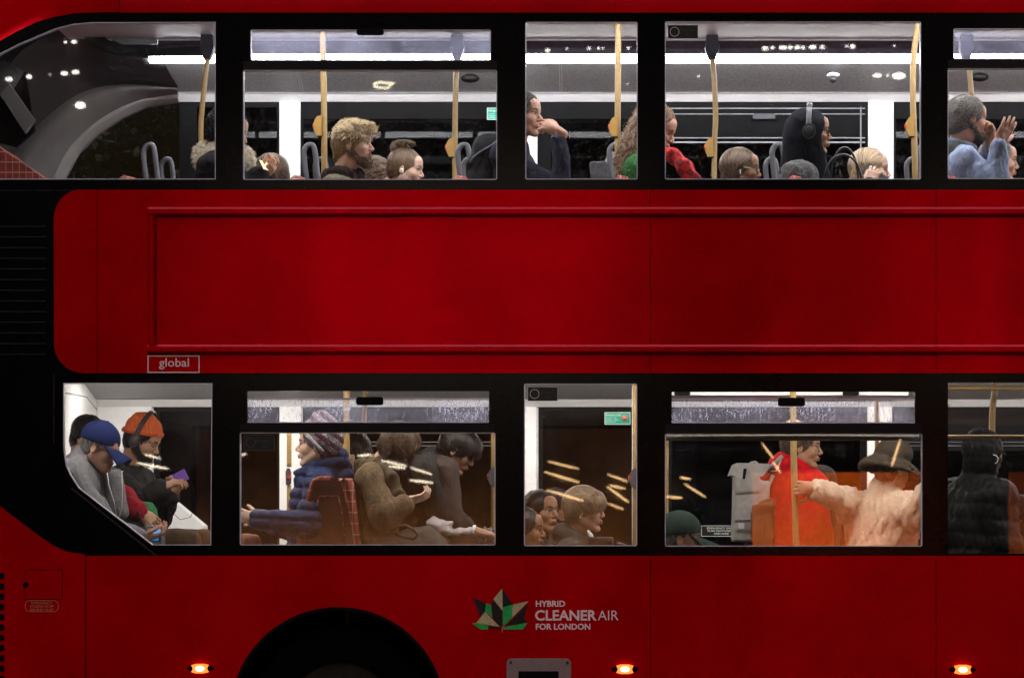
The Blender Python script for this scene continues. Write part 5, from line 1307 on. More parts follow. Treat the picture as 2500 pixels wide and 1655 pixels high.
# ---- lower deck -------------------------------------------------
# 16 navy cap man in grey wool jacket
p = Person('elderly man bowed over his phone in a navy cap, glasses and grey wool jacket', 243, 1092, .45, yaw=8, pitch=23, skin='ruddy', byaw=8, neck=(206, 1122, .5), pelvis=(196, 1360, .5), wide=1.08,
           armR=((262, 1290, .28), (345, 1312, .30)), handR=((.85, .25, .05), (0, .3, .95), dict(curl=30)), armL=((300, 1270, .72), (352, 1303, .62)), handL=((.8, -.3, .05), (0, -.2, 1), dict(curl=32)))
c = p.core(lambda s: p.cap_hair(s, .003, fringe=-.01, back=-.06), HB['grey'][1]); p.strands(c, 900, flow_down, .02, HB['grey'][0], lift=.002)
def bcap(p, m, peak=.13, drop=0, t=.014, name='baseball_cap', dome=.0):
    def fn(s):
        R = p.Hr(); q = lambda *r: tuple(a*p.sc for a in r)
        s.ell(p.H((-.012, 0, .046+dome)), q(.097+t, .077+t, .086+t), R, k=.006)
        s.plane(p.H((0, 0, .028)), p.R @ V3((.10, 0, -1)))
        # peak
        for i in range(21):
            a = (i-10)/10; s.cap(p.H((.050, a*.072, .026)), p.H((.082+peak*(1-.28*a*a), a*.066, .022-.050*a*a+drop)), .0055*p.sc, k=.008)
    o = p.core(fn, m, name, h=.005, ext=.26, fold=.0006, fs=70)
    b = MB(); b.ell(p.H((-.012, 0, .148+dome)), (.006, .006, .004)); 
    for a in (-.8, 0, .8):
        b.tube([p.H((-.012+(.0985+t)*math.sin(u)*math.cos(a*1.2), (.0785+t)*math.sin(u)*math.sin(a*1.2), .046+dome+(.0875+t)*math.cos(u))) for u in np.linspace(0, 1.45, 9)], .0011, 4)
        b.tube([p.H((-.012-(.0985+t)*math.sin(u)*math.cos(a*1.2), (.0785+t)*math.sin(u)*math.sin(a*1.2), .046+dome+(.0875+t)*math.cos(u))) for u in np.linspace(0, 1.45, 9)], .0011, 4)
    b.build('cap_seams', m, o, True); return o
bcap(p, cloth('navy cap', (.010, .016, .065), bump=.3, bscale=400, wr=.05), .105, -.014); glasses(p, M['blackmatte'], .020, .015, .0016); p.brows(HB['grey'][1])
beard(p, (HB['grey'][0], SK['ruddy']), 500, .004, t=.001)
gj = cloth('grey melton wool', (.175, .175, .185), var=.22, bump=.9, bscale=260, vs=60)
o = p.top(gj, .026, 'jacket', seed=31, fold=.012, fscale=30, collar=.35, h=.0075)
b = MB(); b.tube([W(300, 1150, .30), W(297, 1152, .29), W(299, 1196, .27), W(298, 1240, .27), W(290, 1262, .30)], .0028, 6); b.tube([W(262, 1154, .33), W(266, 1185, .27), W(278, 1222, .26), W(285, 1262, .27)], .0022, 6); b.build('jacket_piping', mat('white piping', (.6, .6, .6), .6, .1, 20), p.o, True)
p.core(lambda s: (s.cap(W(283, 1158, .40), W(292, 1250, .42), .035, .05, k=.02), s.cap(W(272, 1160, .50), W(282, 1250, .50), .05, .06, k=.02)), gj, 'jacket_front', ext=.42, h=.008)
phone(W(375, 1307, .34), rot(15, 0, 0) @ rot(0, 0, 0) @ Matrix.Rotation(math.radians(58), 3, 'X'), 'phone with colourful screen in the lap of the man in the navy cap', emis('blue app screen', (.02, .22, .55), .9), half=(.040, .036, .004))
# 17 dark haired man behind in red jacket
p = Person('man with black hair in red jacket, bowed behind the man in the navy cap', 216, 1070, 1.10, yaw=20, pitch=30, skin='tan', byaw=5, neck=(196, 1125, 1.1),
           armR=((318, 1250, .80), (342, 1252, .62)), handR=((.75, .1, -.45), (-.2, .7, -.5), dict(curl=40)))
c = p.core(lambda s: p.cap_hair(s, .012), HB['black'][1]); p.strands(c, 1600, flow_down, .04, HB['black'][0], w=.0028, lift=.003)
p.elR = W(300, 1215, .85); p.top(cloth('crimson jacket', (.26, .012, .022)), .022, 'jacket', fold=.012)
phone(W(346, 1266, .58), rot(0, 0, 0) @ rot(0, 65, 0), 'dark phone in the hand below the crimson sleeve', half=(.045, .035, .005), case=(.03, .012, .015))
# 18 orange beanie man
p = Person('bearded man in orange beanie and black headphones, typing on a phone', 346, 1074, 1.15, yaw=8, pitch=26, skin='tan', byaw=8, neck=(318, 1140, 1.2), pelvis=(312, 1325, 1.2), nose=1.15, eyes='closed',
           armR=((352, 1232, .98), (396, 1192, .92)), handR=((.75, .05, .40), (-.1, .3, -.9), dict(curl=32, thumb=25)), armL=((392, 1262, 1.30), (418, 1210, 1.15)), handL=((.35, -.2, .8), (0, -.8, .2), dict(curl=45)))
c = p.core(lambda s: p.cap_hair(s, .006, fringe=-.01, low=-.06), HB['black'][1]); p.strands(c, 700, flow_down, .02, HB['black'][0])
beard(p, HB['black'], 1500, .014, t=.007); p.brows(HB['black'][1], .004)
org = mat('orange rib knit', (.58, .12, .04), .95, .25, 60, bump=1.0, bscale=95, spec=.1, stretch=(1, 1, .10), bdist=.008)
def beanie(p, s, t=.016, low=.032, up=.03, back=-.03):
    R = p.Hr(); q = lambda *r: tuple(a*p.sc for a in r)
    s.ell(p.H((-.014, 0, .052)), q(.094+t, .074+t, .080+t+up*.3), R, k=.01); s.ell(p.H((-.045, 0, .120)), q(.050, .052, .045), R, k=.03); s.plane(p.H((.0, 0, low)), p.R @ V3((.28, 0, -1)))
o = p.core(lambda s: beanie(p, s), org, 'beanie', fold=.003, fs=70)
b = MB()
def rib_ring(p, cz, rx, ry, hw, tilt=.28, n=64):
    V = []; F = []
    for i in range(n):
        a = 2*PI*i/n; w_ = .0022*(1 if i % 2 else -1)
        for j, (dz, dr) in enumerate(((-hw, 0), (-hw*.6, .006), (0, .008), (hw*.6, .006), (hw, 0))):
            r1, r2 = rx+dr+w_, ry+dr+w_; x = -.014+r1*math.cos(a); V.append(p.H((x, r2*math.sin(a), cz+dz+tilt*(x+.0))))
    for i in range(n):
        for j in range(4): F.append((i*5+j, ((i+1) % n)*5+j, ((i+1) % n)*5+j+1, i*5+j+1))
    return V, F
V, F = rib_ring(p, .047, .1085, .0885, .017); link('rolled_brim', V, F, org, p.o, True)
headphones(p, mat('black headphone', (.03, .028, .03), .3, .1, 20), cup=.036, top=.176, side=.104)
bj = cloth('black jacket', (.020, .020, .021), bump=.4)
p.trm = cloth('brown trousers', (.075, .048, .030), bump=.4); p.trf = 1
p.top(bj, .024, 'jacket', seed=9, fold=.012)
ph = phone(W(441, 1164, .95), rot(0, 0, 0) @ Matrix.Rotation(math.radians(-28), 3, 'Y') @ Matrix.Rotation(math.radians(80), 3, 'X'), 'purple backed phone held up by the man in the orange beanie', half=(.038, .032, .0045), case=(.13, .055, .30))
b = MB(); b.tube([W(462, 1170, .95), W(472, 1195, .96), W(477, 1235, 1.0), W(465, 1262, 1.0), W(440, 1268, 1.02), W(420, 1250, 1.05), W(402, 1228, 1.05)], .0017, 6); b.build('charging_cable', M['blackmatte'], ph, True)
o = bagmesh('shopping_bag', [('ell', W(357, 1250, .75), (.055, .06, .055)), ('ell', W(345, 1238, .78), (.04, .05, .035)), ('ell', W(372, 1272, .75), (.04, .05, .05))], mat('green cloth', (.03, .20, .07), .8, .3, 40, bump=.4), 'crumpled green bag on the lap below the black jacket', 'bag', fold=.012, fs=60)
o = bagmesh('satchel', [('box', W(372, 1316, .62), (.05, .05, .05))], cloth('grey satchel', (.16, .17, .17)), 'grey satchel with white strap beside the colourful phone', 'bag', fold=.004)
b = MB(); b.tube([W(356, 1290, .55), W(372, 1282, .55), W(388, 1292, .55), W(398, 1316, .55)], .0045, 7); b.build('strap', mat('white strap', (.55, .55, .55), .6, .1, 20), o, True)

# 19 woman in beanie facing left
p = Person('woman in chunky purple and grey beanie and navy puffer coat, facing left', 776, 1088, .42, yaw=180, pitch=-2, skin='pale', female=True, byaw=180, neck=(792, 1150, .5), pelvis=(778, 1370, .5), nose=1.1, fat=1.22,
           armR=((742, 1300, .72), (640, 1272, .66)), armL=((752, 1282, .22), (626, 1268, .26)), handL=((-.95, .1, .28), (0, .95, -.1), dict(curl=34, thumb=52)), handR=((-.9, 0, .1), (0, -.9, -.1), dict(curl=40)))
c = p.core(lambda s: p.cap_hair(s, .004), HB['brown'][1]); p.strands(c, 500, flow_down, .04, HB['brown'][0]); p.brows(HB['dkbrown'][1])
def knit():
    m, nt, bs = newmat('purple grey striped knit'); tc = nt.nodes.new('ShaderNodeTexCoord')
    mp = nt.nodes.new('ShaderNodeMapping'); lk(nt, tc.outputs['Object'], mp.inputs[0]); mp.inputs['Rotation'].default_value = (0, -.65, 0)
    w_ = nd(nt, 'ShaderNodeTexWave', Scale=6.5, Distortion=1.2, Detail=2.0); w_.bands_direction = 'Z'; lk(nt, mp.outputs[0], w_.inputs[0])
    r = nt.nodes.new('ShaderNodeValToRGB'); lk(nt, w_.outputs['Fac'], r.inputs[0]); e = r.color_ramp.elements; e[0].position = .42; e[0].color = (.075, .022, .045, 1); e[1].position = .62; e[1].color = (.24, .22, .24, 1)
    n = nd(nt, 'ShaderNodeTexVoronoi', Scale=120.); lk(nt, tc.outputs['Object'], n.inputs[0]); mx = nd(nt, 'ShaderNodeMix', data_type='RGBA', blend_type='MULTIPLY'); mx.inputs[0].default_value = .55
    lk(nt, r.outputs[0], mx.inputs[6]); lk(nt, n.outputs['Color'], mx.inputs[7]); lk(nt, mx.outputs[2], bs.inputs['Base Color'])
    bp = nd(nt, 'ShaderNodeBump', Strength=1.0, Distance=.006); lk(nt, n.outputs['Distance'], bp.inputs['Height']); lk(nt, bp.outputs[0], bs.inputs['Normal']); bs.inputs['Roughness'].default_value = .95; return m
KN = knit()
o = p.core(lambda s: (s.ell(p.H((-.022, 0, .060)), (.120, .100, .108), p.Hr(), k=.01), s.ell(p.H((-.05, 0, .02)), (.085, .09, .09), p.Hr(), k=.02), s.ell(p.H((-.01, 0, .150)), (.05, .05, .045), p.Hr(), k=.03), s.plane(p.H((.062, 0, .012)), p.R @ V3((.90, 0, -.62)))), KN, 'beanie', fold=.005, fs=90, ext=.22)
V = [];
b = MB(); b.tube([p.H((.055+.062*math.cos(t)*0+.0*t+(-.08*(-math.cos(t))*.0)+(.048*math.sin(t)-.048)*1.0+.030*math.sin(t), .100*math.cos(t), .010+.075*math.sin(t))) for t in np.linspace(-.6, PI+.6, 26)], .013, 9)
b.build('beanie_band', cloth('grey chunky rib', (.24, .22, .24), var=.6, bump=1., bscale=120, vs=110), p.o, True)
npf = cloth('navy puffer nylon', (.016, .030, .085), var=.35, rough=.5, bump=.35, bscale=90, sheen=.1, vs=18, col2=(.020, .040, .12))
o = p.top(npf, .028, 'puffer_coat', puff=.014, pitch=.060, fold=.008, fscale=60, seed=14, h=.007, collar=.42, extra=lambda s: (s.cap(W(768, 1150, .40), W(822, 1118, .45), .055, .06, k=.03), s.cap(W(740, 1160, .42), W(765, 1190, .40), .045, .06, k=.03), s.cap(W(822, 1118, .5), W(832, 1165, .5), .05, .08, k=.03)))
o = bagmesh('handbag', [('ell', W(606, 1322, .35), (.075, .06, .045)), ('ell', W(590, 1335, .35), (.06, .06, .045))], cloth('pink leather', (.30, .12, .095), rough=.55), 'dusky pink handbag under the hands of the woman in the puffer coat', 'bag', fold=.012, fs=60)
# seat between them, side on
def tall_seat():
    k = S*(D+.30)/D; f = lambda q: ((q[0]-CX)*k, EYE+(HZ-q[1])*k)
    b = MB(); b.prism([f(q) for q in [(731, 1345), (766, 1190), (774, 1172), (790, 1168), (848, 1166), (868, 1172), (875, 1200), (888, 1345)]], .20, .42); s_ = part(b, 'double_seat_back', M['seatshell'])
    b = MB(); pth = [(732, 1345), (750, 1262), (766, 1192), (774, 1174), (788, 1169), (812, 1170)]
    b.tube([(f(q)[0], .215, f(q)[1]) for q in pth], .017, 12); b.build('seat_piping', M['tartan'], s_, True)
    # curved moquette wing on the far edge
    V = []; F = []; L = [(833, 1176, 845, 1176), (834, 1168, 866, 1168), (838, 1178, 871, 1185), (846, 1205, 873, 1212), (856, 1245, 878, 1250), (866, 1300, 884, 1300), (872, 1345, 888, 1345)]
    for a, z1, c_, z2 in L:
        for t in range(5):
            u = t/4; q = f((a+(c_-a)*u, z1+(z2-z1)*u)); V.append((q[0], .195-.045*math.sin(PI*u)-.02, q[1]))
    for i in range(len(L)-1):
        for t in range(4): F.append((i*5+t, i*5+t+1, (i+1)*5+t+1, (i+1)*5+t))
    link('seat_wing', V, F, M['tartan'], s_, True)
    b = MB(); b.prism([f(q) for q in [(788, 1190), (793, 1181), (830, 1181), (832, 1192)]], .188, .20); b.build('head_bolster', M['seatshell'], s_)
    b = MB(); b.tube([(f(q)[0], .196, f(q)[1]) for q in [(766, 1345), (782, 1222), (786, 1212), (831, 1211), (838, 1240), (852, 1345)]], .004, 8); b.build('seat_bead', M['tartan'], s_, True)
    b = MB(); q0, q1 = f((820, 1345)), f((960, 1420)); b.box((q0[0], .15, q1[1]-.06), (q0[0]+.45, .60, q1[1]+.02)); b.build('cushion', M['tartan'], s_)
    b = MB(); b.box((q0[0]-.4, .15, q1[1]-.06), (q0[0]-.05, .60, q1[1]+.02)); b.build('cushion', M['tartan'], s_)
tall_seat()
for i, xx in enumerate((1190, 1205)):
    b = MB(); b.tube([W(xx-8, 1350, .5+.1*i), W(xx-8, 1300, .5+.1*i), W(xx-3, 1288, .5+.1*i), W(xx+4, 1290, .5+.1*i), W(xx+6, 1302, .5+.1*i), W(xx+5, 1350, .5+.1*i)], .014, 10); part(b, 'grab_handle', M['greyplastic'], smooth=True)
# 20 woman in khaki coat looking down
p = Person('woman with brown hair over her face, in khaki coat and shawl, reading a phone', 972, 1088, .42, yaw=4, pitch=42, skin='pale', female=True, byaw=6, neck=(924, 1132, .48), pelvis=(905, 1345, .5), eyes='closed',
           armR=((940, 1262, .22), (1000, 1222, .26)), handR=((.80, .10, .22), (-.1, .45, .85), dict(curl=30, side=-1, thumb=45)), armL=((950, 1270, .75), (1004, 1236, .52)), handL=((.9, -.2, .1), (0, 0, 1), dict(curl=38)))
def fall(s):
    p.cap_hair(s, .012, fringe=-.012, back=-.3, ears=False)
    for a in (-1, 1):
        s.cap(p.H((-.01, a*.078, .04)), W(985, 1122, .42+a*.09), .034, .026, k=.03); s.cap(p.H((.03, a*.070, .06)), W(1008, 1112, .42+a*.075), .022, .012, k=.02)
        s.cap(p.H((-.06, a*.06, .02)), W(945, 1122, .42+a*.09), .040, .030, k=.03)
c = p.core(fall, HB['dkbrown'][1], ext=.21, down=.1, fold=.006)
p.strands(c, 4600, lambda l: flow_down(l)+np.array([0, 0, 0]) if False else np.stack([.75+0*l[:, 0]-(l[:, 0] < -.03)*.1, l[:, 1]*3*(l[:, 2] > .03), -.80+0*l[:, 0]], 1), .09, HB['brown'][0], w=.0022, lift=.004, jit=.22)
kh = cloth('khaki cotton', (.145, .105, .065), var=.25, wr=.42, bump=.35, bscale=160)
p.trm = TR
p.top(kh, .030, 'coat', seed=17, fold=.009, fscale=34, sleeve=.82, h=.008)
p.scarf(cloth('olive shawl', (.085, .070, .045), bump=.6), r=.030, rad=.085, rise=-.01, name='shawl', hang=[W(925, 1135, .34), W(955, 1165, .30), W(972, 1210, .28), W(968, 1232, .28)], fold=.012)
b = MB(); b.tube([p.elR.lerp(p.wrR, .62), p.elR.lerp(p.wrR, .95)], [.047, .036], 14); b.build('knit_cuff', cloth('black ribbed cuff', (.02, .02, .02), bump=1., bscale=120), p.o, True)
phone(W(1056, 1201, .34), rot(0, 18, 0), 'thin dark phone held by the woman in the khaki coat', half=(.052, .032, .0035))
# 21 man bowed with glasses
p = Person('man with short black hair and glasses bowed low, in dark coat with brown body warmer', 1116, 1098, .52, yaw=6, pitch=32, skin='tan', byaw=6, neck=(1062, 1112, .6), pelvis=(1010, 1350, .62), wide=1.1, eyes='closed',
           armR=((1096, 1268, .38), (1165, 1300, .36)), handR=((.9, .1, -.1), (0, .2, -1), dict(curl=30)), armL=((1010, 1310, .85), (1052, 1290, .70)), handL=((.8, -.3, .05), (0, .4, -.9), dict(curl=35)))
def straight_top(s):
    p.cap_hair(s, .012, fringe=-.004, back=-.04); s.ell(p.H((.055, 0, .085)), (.050, .060, .035), p.Hr(), k=.02); s.ell(p.H((.095, 0, .062)), (.022, .05, .018), p.Hr(), k=.014)
c = p.core(straight_top, HB['black'][1], fold=.004); p.strands(c, 3000, flow_fwd, .045, HB['black'][0], w=.0026, lift=.006, jit=.3); p.brows(HB['black'][1])
glasses(p, M['steel'], .019, .015, .0013)
p.top(cloth('charcoal coat', (.030, .030, .031), bump=.4), .034, 'coat', seed=40, fold=.014, sleeve=.55)
def vest2(s):
    s.cap(W(1088, 1150, .40), W(1092, 1262, .38), .075, .085, k=.03); s.cap(W(1070, 1145, .52), W(1075, 1265, .52), .09, .10, k=.03)
p.core(vest2, cloth('brown quilted warmer', (.050, .036, .033), rough=.6), 'body_warmer', ext=.46, h=.009, fold=.010, fs=30)
b = MB(); b.disc(W(1098, 1187, .23), (0, 1, 0), .006, .006, 12); b.build('snap_button', M['steel'], p.o)
b = MB(); b.disc(W(1152, 1296, .36), (1, 0, -.25), .036, .03, 16); b.build('watch', M['white'], p.o, True)
o = bagmesh('crumpled_paper', [('cap', W(1068, 1280, .32), W(1140, 1298, .32), .045, .032), ('ell', W(1090, 1272, .32), (.07, .05, .035))], mat('white tissue', (.62, .60, .62), .8, .05, 30), 'crumpled white sheet in the lap of the bowed man with glasses', 'paper', fold=.020, fs=60, h=.006)
o = bagmesh('tote_bag', [('cap', W(920, 1330, .25), W(1040, 1318, .25), .055, .075), ('cap', W(960, 1345, .25), W(1050, 1345, .25), .09, .10)], cloth('dark grey leather', (.070, .072, .068), rough=.5, bump=.2), 'dark grey leather tote bag with curved handle on the khaki coated woman\'s lap', 'bag', fold=.008, fs=30)
b = MB(); b.tube([W(955, 1295, .16), W(972, 1284, .14), W(990, 1282, .13), W(1008, 1292, .12), W(1020, 1306, .12), W(1010, 1315, .13), W(985, 1310, .14), W(965, 1302, .15)], .0085, 9); b.build('handle', mat('black leather', (.018, .016, .015), .4, .2, 30), o, True)
o = bagmesh('laptop_bag', [('box', W(1110, 1322, .36), (.11, .05, .035))], cloth('black leather case', (.022, .022, .024), rough=.5), 'black padded case on the knees of the bowed man', 'bag', fold=.004)
# 22 dark coat passenger behind between the poles
p = Person('passenger in dark grey coat standing behind the khaki coated woman', 862, 1110, 1.25, yaw=185, pitch=25, skin='tan', byaw=180, pose='stand', wide=1.0)
c = p.core(lambda s: p.cap_hair(s, .012), HB['black'][1]); p.strands(c, 500, flow_down, .03, HB['black'][0]); p.top(cloth('dark grey coat', (.045, .045, .045)), .03, 'coat')
# window three
p = Person('woman with black hair in profile, lowest at the corner of the narrow lower window', 1282, 1294, .45, yaw=12, pitch=2, sc=.98, skin='brown', female=True)
c = p.core(lambda s: longhair(p, s, .012, .18, -.02), HB['black'][1], down=.14); p.strands(c, 2400, flow_swept, .08, HB['black'][0], w=.0024, lift=.003); p.brows(); p.top(cloth('purple grey coat', (.05, .042, .055)), .03)
p = Person('woman with black hair turned towards the window, above the woman in the corner', 1322, 1250, .95, yaw=42, pitch=-2, skin='brown', female=True, byaw=20)
c = p.core(lambda s: longhair(p, s, .012, .20, -.02), HB['black'][1], down=.14); p.strands(c, 2600, flow_swept, .08, HB['black'][0], w=.0024, lift=.003); p.brows(w=.004); p.top(cloth('dark blouse', (.03, .022, .02)), .02)
p = Person('bearded man with glasses, small behind the black haired woman', 1362, 1243, 1.75, yaw=30, pitch=0, skin='tan')
c = p.core(lambda s: p.cap_hair(s, .010), HB['black'][1]); p.strands(c, 900, flow_fwd, .03, HB['black'][0]); glasses(p, M['steel'], .02, .016, .0018); beard(p, HB['black'], 500, .008); p.brows(); p.top(cloth('dark coat e', (.02, .02, .02)), .02)
p = Person('person with short light brown hair and gold earring in dark grey hooded coat', 1426, 1245, .48, yaw=12, pitch=3, skin='fair', female=True, byaw=8, neck=(1410, 1318, .52), eyes='closed', nose=.9, wide=1.05)
def shortbob(s):
    p.cap_hair(s, .016, fringe=-.002, back=-.055); s.ell(p.H((.070, 0, .070)), (.040, .062, .040), p.Hr(), k=.02); s.ell(p.H((.04, 0, .045)), (.055, .082, .06), p.Hr(), k=.02); s.ell(p.H((.10, 0, -.045)), (.055, .12, .075), p.Hr(), k=.008, sub=True)
    for a in (-1, 1): s.ell(p.H((.02, a*.09, -.035)), (.045, .030, .035), p.Hr(), k=.008, sub=True)
c = p.core(shortbob, HB['midbrown'][1], fold=.002)
p.strands(c, 4200, lambda l: np.stack([np.ones(len(l)), l[:, 1]*5, -.15-(l[:, 2] < .04)*1.0-(l[:, 0] > .06)*1.2], 1), .05, hairmat('light brown bob', (.13, .08, .045), (.36, .255, .165)), w=.0020, lift=.002, jit=.12); p.brows(HB['midbrown'][1])
b = MB(); b.ell(p.H((.0, -.085, -.040)), (.005, .003, .005)); b.build('earring', mat('gold', (.8, .55, .2), .2, .1, 20, metal=1), p.o, True)
p.top(cloth('charcoal hooded coat', (.045, .046, .048), bump=.4), .030, 'hooded_coat', hood=True, seed=51, fold=.010)
b = MB(); b.tube([W(1436, 1295, .36), W(1442, 1305, .33), W(1450, 1322, .31)], [.006, .012, .008], 8); b.build('shirt_collar', mat('white shirt', (.6, .62, .62), .7, .05, 20), p.o, True)
o = bagmesh('shoulder_bag', [('box', W(1468, 1335, .35), (.055, .05, .045))], cloth('black bag', (.02, .021, .023), rough=.5), 'black bag in front of the person with short light brown hair', 'bag', fold=.004)
b = MB(); b.tube([W(1503, 1340, .35), W(1508, 1318, .35), W(1516, 1335, .35), W(1520, 1345, .35)], .0022, 6); b.tube([W(1500, 1338, .35), W(1512, 1326, .35), W(1528, 1332, .35)], .008, 8); b.build('strap', M['greyplastic'], o, True)
# window four
p = Person('man in dark green baseball cap, only his head above the sill', 1664, 1316, .40, yaw=6, pitch=2, skin='ruddy')
c = p.core(lambda s: p.cap_hair(s, .002, fringe=-.01), HB['grey'][1]); p.strands(c, 800, flow_down, .012, HB['grey'][0], w=.002)
bcap(p, cloth('dark green cap', (.028, .045, .037), bump=.3, bscale=400, wr=.05), .120, -.050, t=.020, dome=.004); p.brows(HB['grey'][1]); p.top(cloth('black coat f', (.015, .015, .016)), .02, collar=.3)
# red coat standing
p = Person('standing woman in bright red hooded coat with short dark hair, face turned to the front', 1957, 1092, .95, yaw=10, pitch=4, roll=0, skin='tan', byaw=-30, neck=(1934, 1150, 1.0), pose='stand', nose=1.15, wide=1.08, fat=1.15)
c = p.core(lambda s: p.cap_hair(s, .010, fringe=-.010, back=-.06), HB['dkbrown'][1]); p.strands(c, 1800, flow_back, .035, HB['brown'][0], w=.0024, lift=.005, jit=.4); p.brows(HB['dkbrown'][1])
p.trm = TR
redc = cloth('red wool felt', (.50, .008, .014), var=.22, wr=.35, bump=.5, bscale=180, col2=(.60, .012, .016))
p.top(redc, .045, 'hooded_coat', hood=True, long_=.5, seed=61, fold=.010, fscale=26, h=.009, collar=.25, extra=lambda s: (s.cap(p.N+p.f*.03, p.N-p.up*.10+p.f*.06, .095, .12, k=.04), s.cap(p.N, p.N-p.up*.5, .13, .20, k=.06)))
# backpack
kp = S*(D+.88)/D; fx = lambda a: (a-CX)*kp; fz = lambda c_: EYE+(HZ-c_)*kp
gp = cloth('pale grey canvas', (.30, .285, .275), var=.12, bump=.35, bscale=260, rough=.8)
V = []; n = 10
bp = empty('backpack', W(1815, 1325, .88)); tag(bp, 'tall pale grey roll top backpack worn by the woman in the red coat', 'backpack')
s = SDF([axis(fx(1770), fx(1895), .008, [], .008), axis(.60, 1.20, .008, [], .008), axis(fz(1345), fz(1120), .008, [], .008)])
s.box(((fx(1792)+fx(1846))/2, .88, (fz(1165)+fz(1316))/2), ((fx(1846)-fx(1792))/2-.005, .13, (fz(1165)-fz(1316))/2), None, .012, .02)
s.box((fx(1858), .88, (fz(1180)+fz(1300))/2), (.02, .12, (fz(1180)-fz(1300))/2-.01), None, .02, .03); s.folds(.006, 26, 77)
Vv, F = s.mesh(); link('bag_body', Vv, F, gp, bp, True)
b = MB(); b.prism([(fx(a), fz(c_)) for a, c_ in ((1779, 1161), (1790, 1134), (1796, 1131), (1870, 1133), (1877, 1136), (1861, 1160), (1855, 1164))], .735, 1.02); fp_ = b.build('roll_top', gp, bp)
b = MB(); b.prism([(fx(a), fz(c_)) for a, c_ in ((1811, 1145), (1819, 1145), (1815, 1170), (1809, 1170))], .728, .7335); b.build('buckle_strap', M['blackmatte'], fp_)
b = MB(); b.tube([(fx(a), .80, fz(c_)) for a, c_ in ((1813, 1160), (1823, 1138), (1832, 1129), (1842, 1128), (1850, 1135))], .006, 8); b.build('grab_loop', gp, fp_, True)
b = MB(); b.prism([(fx(a), fz(c_)) for a, c_ in rrect(1799, 1276, 1813, 1290, 1)], .728, .7345); b.build('label_patch', mat('white patch', (.55, .55, .56), .5, .1, 60), bp)
b = MB(); b.prism([(fx(a), fz(c_)) for a, c_ in ((1790, 1268), (1850, 1268), (1850, 1271), (1790, 1271))], .731, .736); b.prism([(fx(a), fz(c_)) for a, c_ in ((1790, 1294), (1840, 1294), (1840, 1296), (1790, 1296))], .731, .736)
b.prism([(fx(a), fz(c_)) for a, c_ in ((1790, 1200), (1850, 1200), (1850, 1201.5), (1790, 1201.5))], .731, .736); b.build('seam', cloth('grey webbing', (.16, .155, .15)), bp)
b = MB(); b.tube([(fx(a), .82, fz(c_)) for a, c_ in ((1868, 1150), (1890, 1130), (1908, 1113))], .010, 8); b.tube([(fx(a), .80, fz(c_)) for a, c_ in ((1876, 1152), (1893, 1150), (1904, 1122))], .006, 8)
b.tube([(fx(a), .80, fz(c_)) for a, c_ in ((1885, 1160), (1872, 1190), (1862, 1230), (1848, 1275), (1838, 1312))], .010, 8); b.build('shoulder_strap', gp, bp, True)
o = bagmesh('tote_bag', [('box', W(1862, 1300, .72), (.055, .05, .15)), ('cap', W(1858, 1232, .72), W(1880, 1228, .72), .02, .02)], cloth('brown canvas', (.10, .052, .028)), 'brown canvas tote bag hanging between the grey backpack and the red coat', 'bag', fold=.010, fs=30)
# bald man behind
p = Person('bald man behind the ochre pole, only his crown showing', 1938, 1072, 1.75, yaw=-75, pitch=10, skin='ruddy', pose='stand', byaw=-75)
p.top(cloth('dark coat g', (.03, .025, .022)), .025)
# beige jacket, bucket hat
p = Person('standing person in brown bucket hat and crinkled beige jacket, gripping the ochre pole', 2178, 1148, .62, yaw=-35, pitch=14, skin='tan', byaw=-50, neck=(2156, 1204, .62), pose='stand', wide=1.05, fat=1.05,
           armL=((2068, 1226, .60), (1992, 1193, .505)), handL=((-.95, -.02, .06), (-.1, .95, 0), dict(curls=[58, 62, 64, 66], thumb=60, side=1, spread=4)), armR=((2235, 1260, .40), (2262, 1200, .34)), female=False)
# the outstretched arm is on the viewer's side: swap shoulders so that it starts there
hat = cloth('brown corduroy hat', (.050, .037, .027), var=.25, bump=.6, bscale=200)
c = p.core(lambda s: p.cap_hair(s, .004), HB['dkbrown'][1]); p.strands(c, 500, flow_down, .03, HB['dkbrown'][0])
def bucket(s):
    R = p.Hr(); s.ell(p.H((-.012, 0, .085)), (.112, .096, .085), R, k=.01); s.cap(p.H((-.04, 0, .115)), p.H((.02, 0, .115)), .062, k=.03); s.plane(p.H((0, 0, .040)), p.R @ V3((0, 0, -1)))
    n = 20
    for i in range(n):
        a = 2*PI*i/n; a2 = 2*PI*(i+1)/n
        for (r0, z0) in ((0, .042), (.020, .030), (.040, .014), (.058, -.006)):
            q = lambda t: p.H((-.012+(.112+r0)*math.cos(t), (.094+r0)*math.sin(t), z0)); s.cap(q(a), q(a2), .0135, k=.016)
bo = p.core(bucket, hat, 'bucket_hat', ext=.26, h=.006, fold=.007, fs=34)
bg = cloth('crinkled beige nylon', (.50, .43, .33), var=.20, rough=.55, bump=.5, bscale=60, vs=14, wr=.30)
o = p.top(bg, .027, 'jacket', seed=71, fold=.012, fscale=40, ridge=True, h=.0075, collar=.3, sleeve=.93, long_=.12)
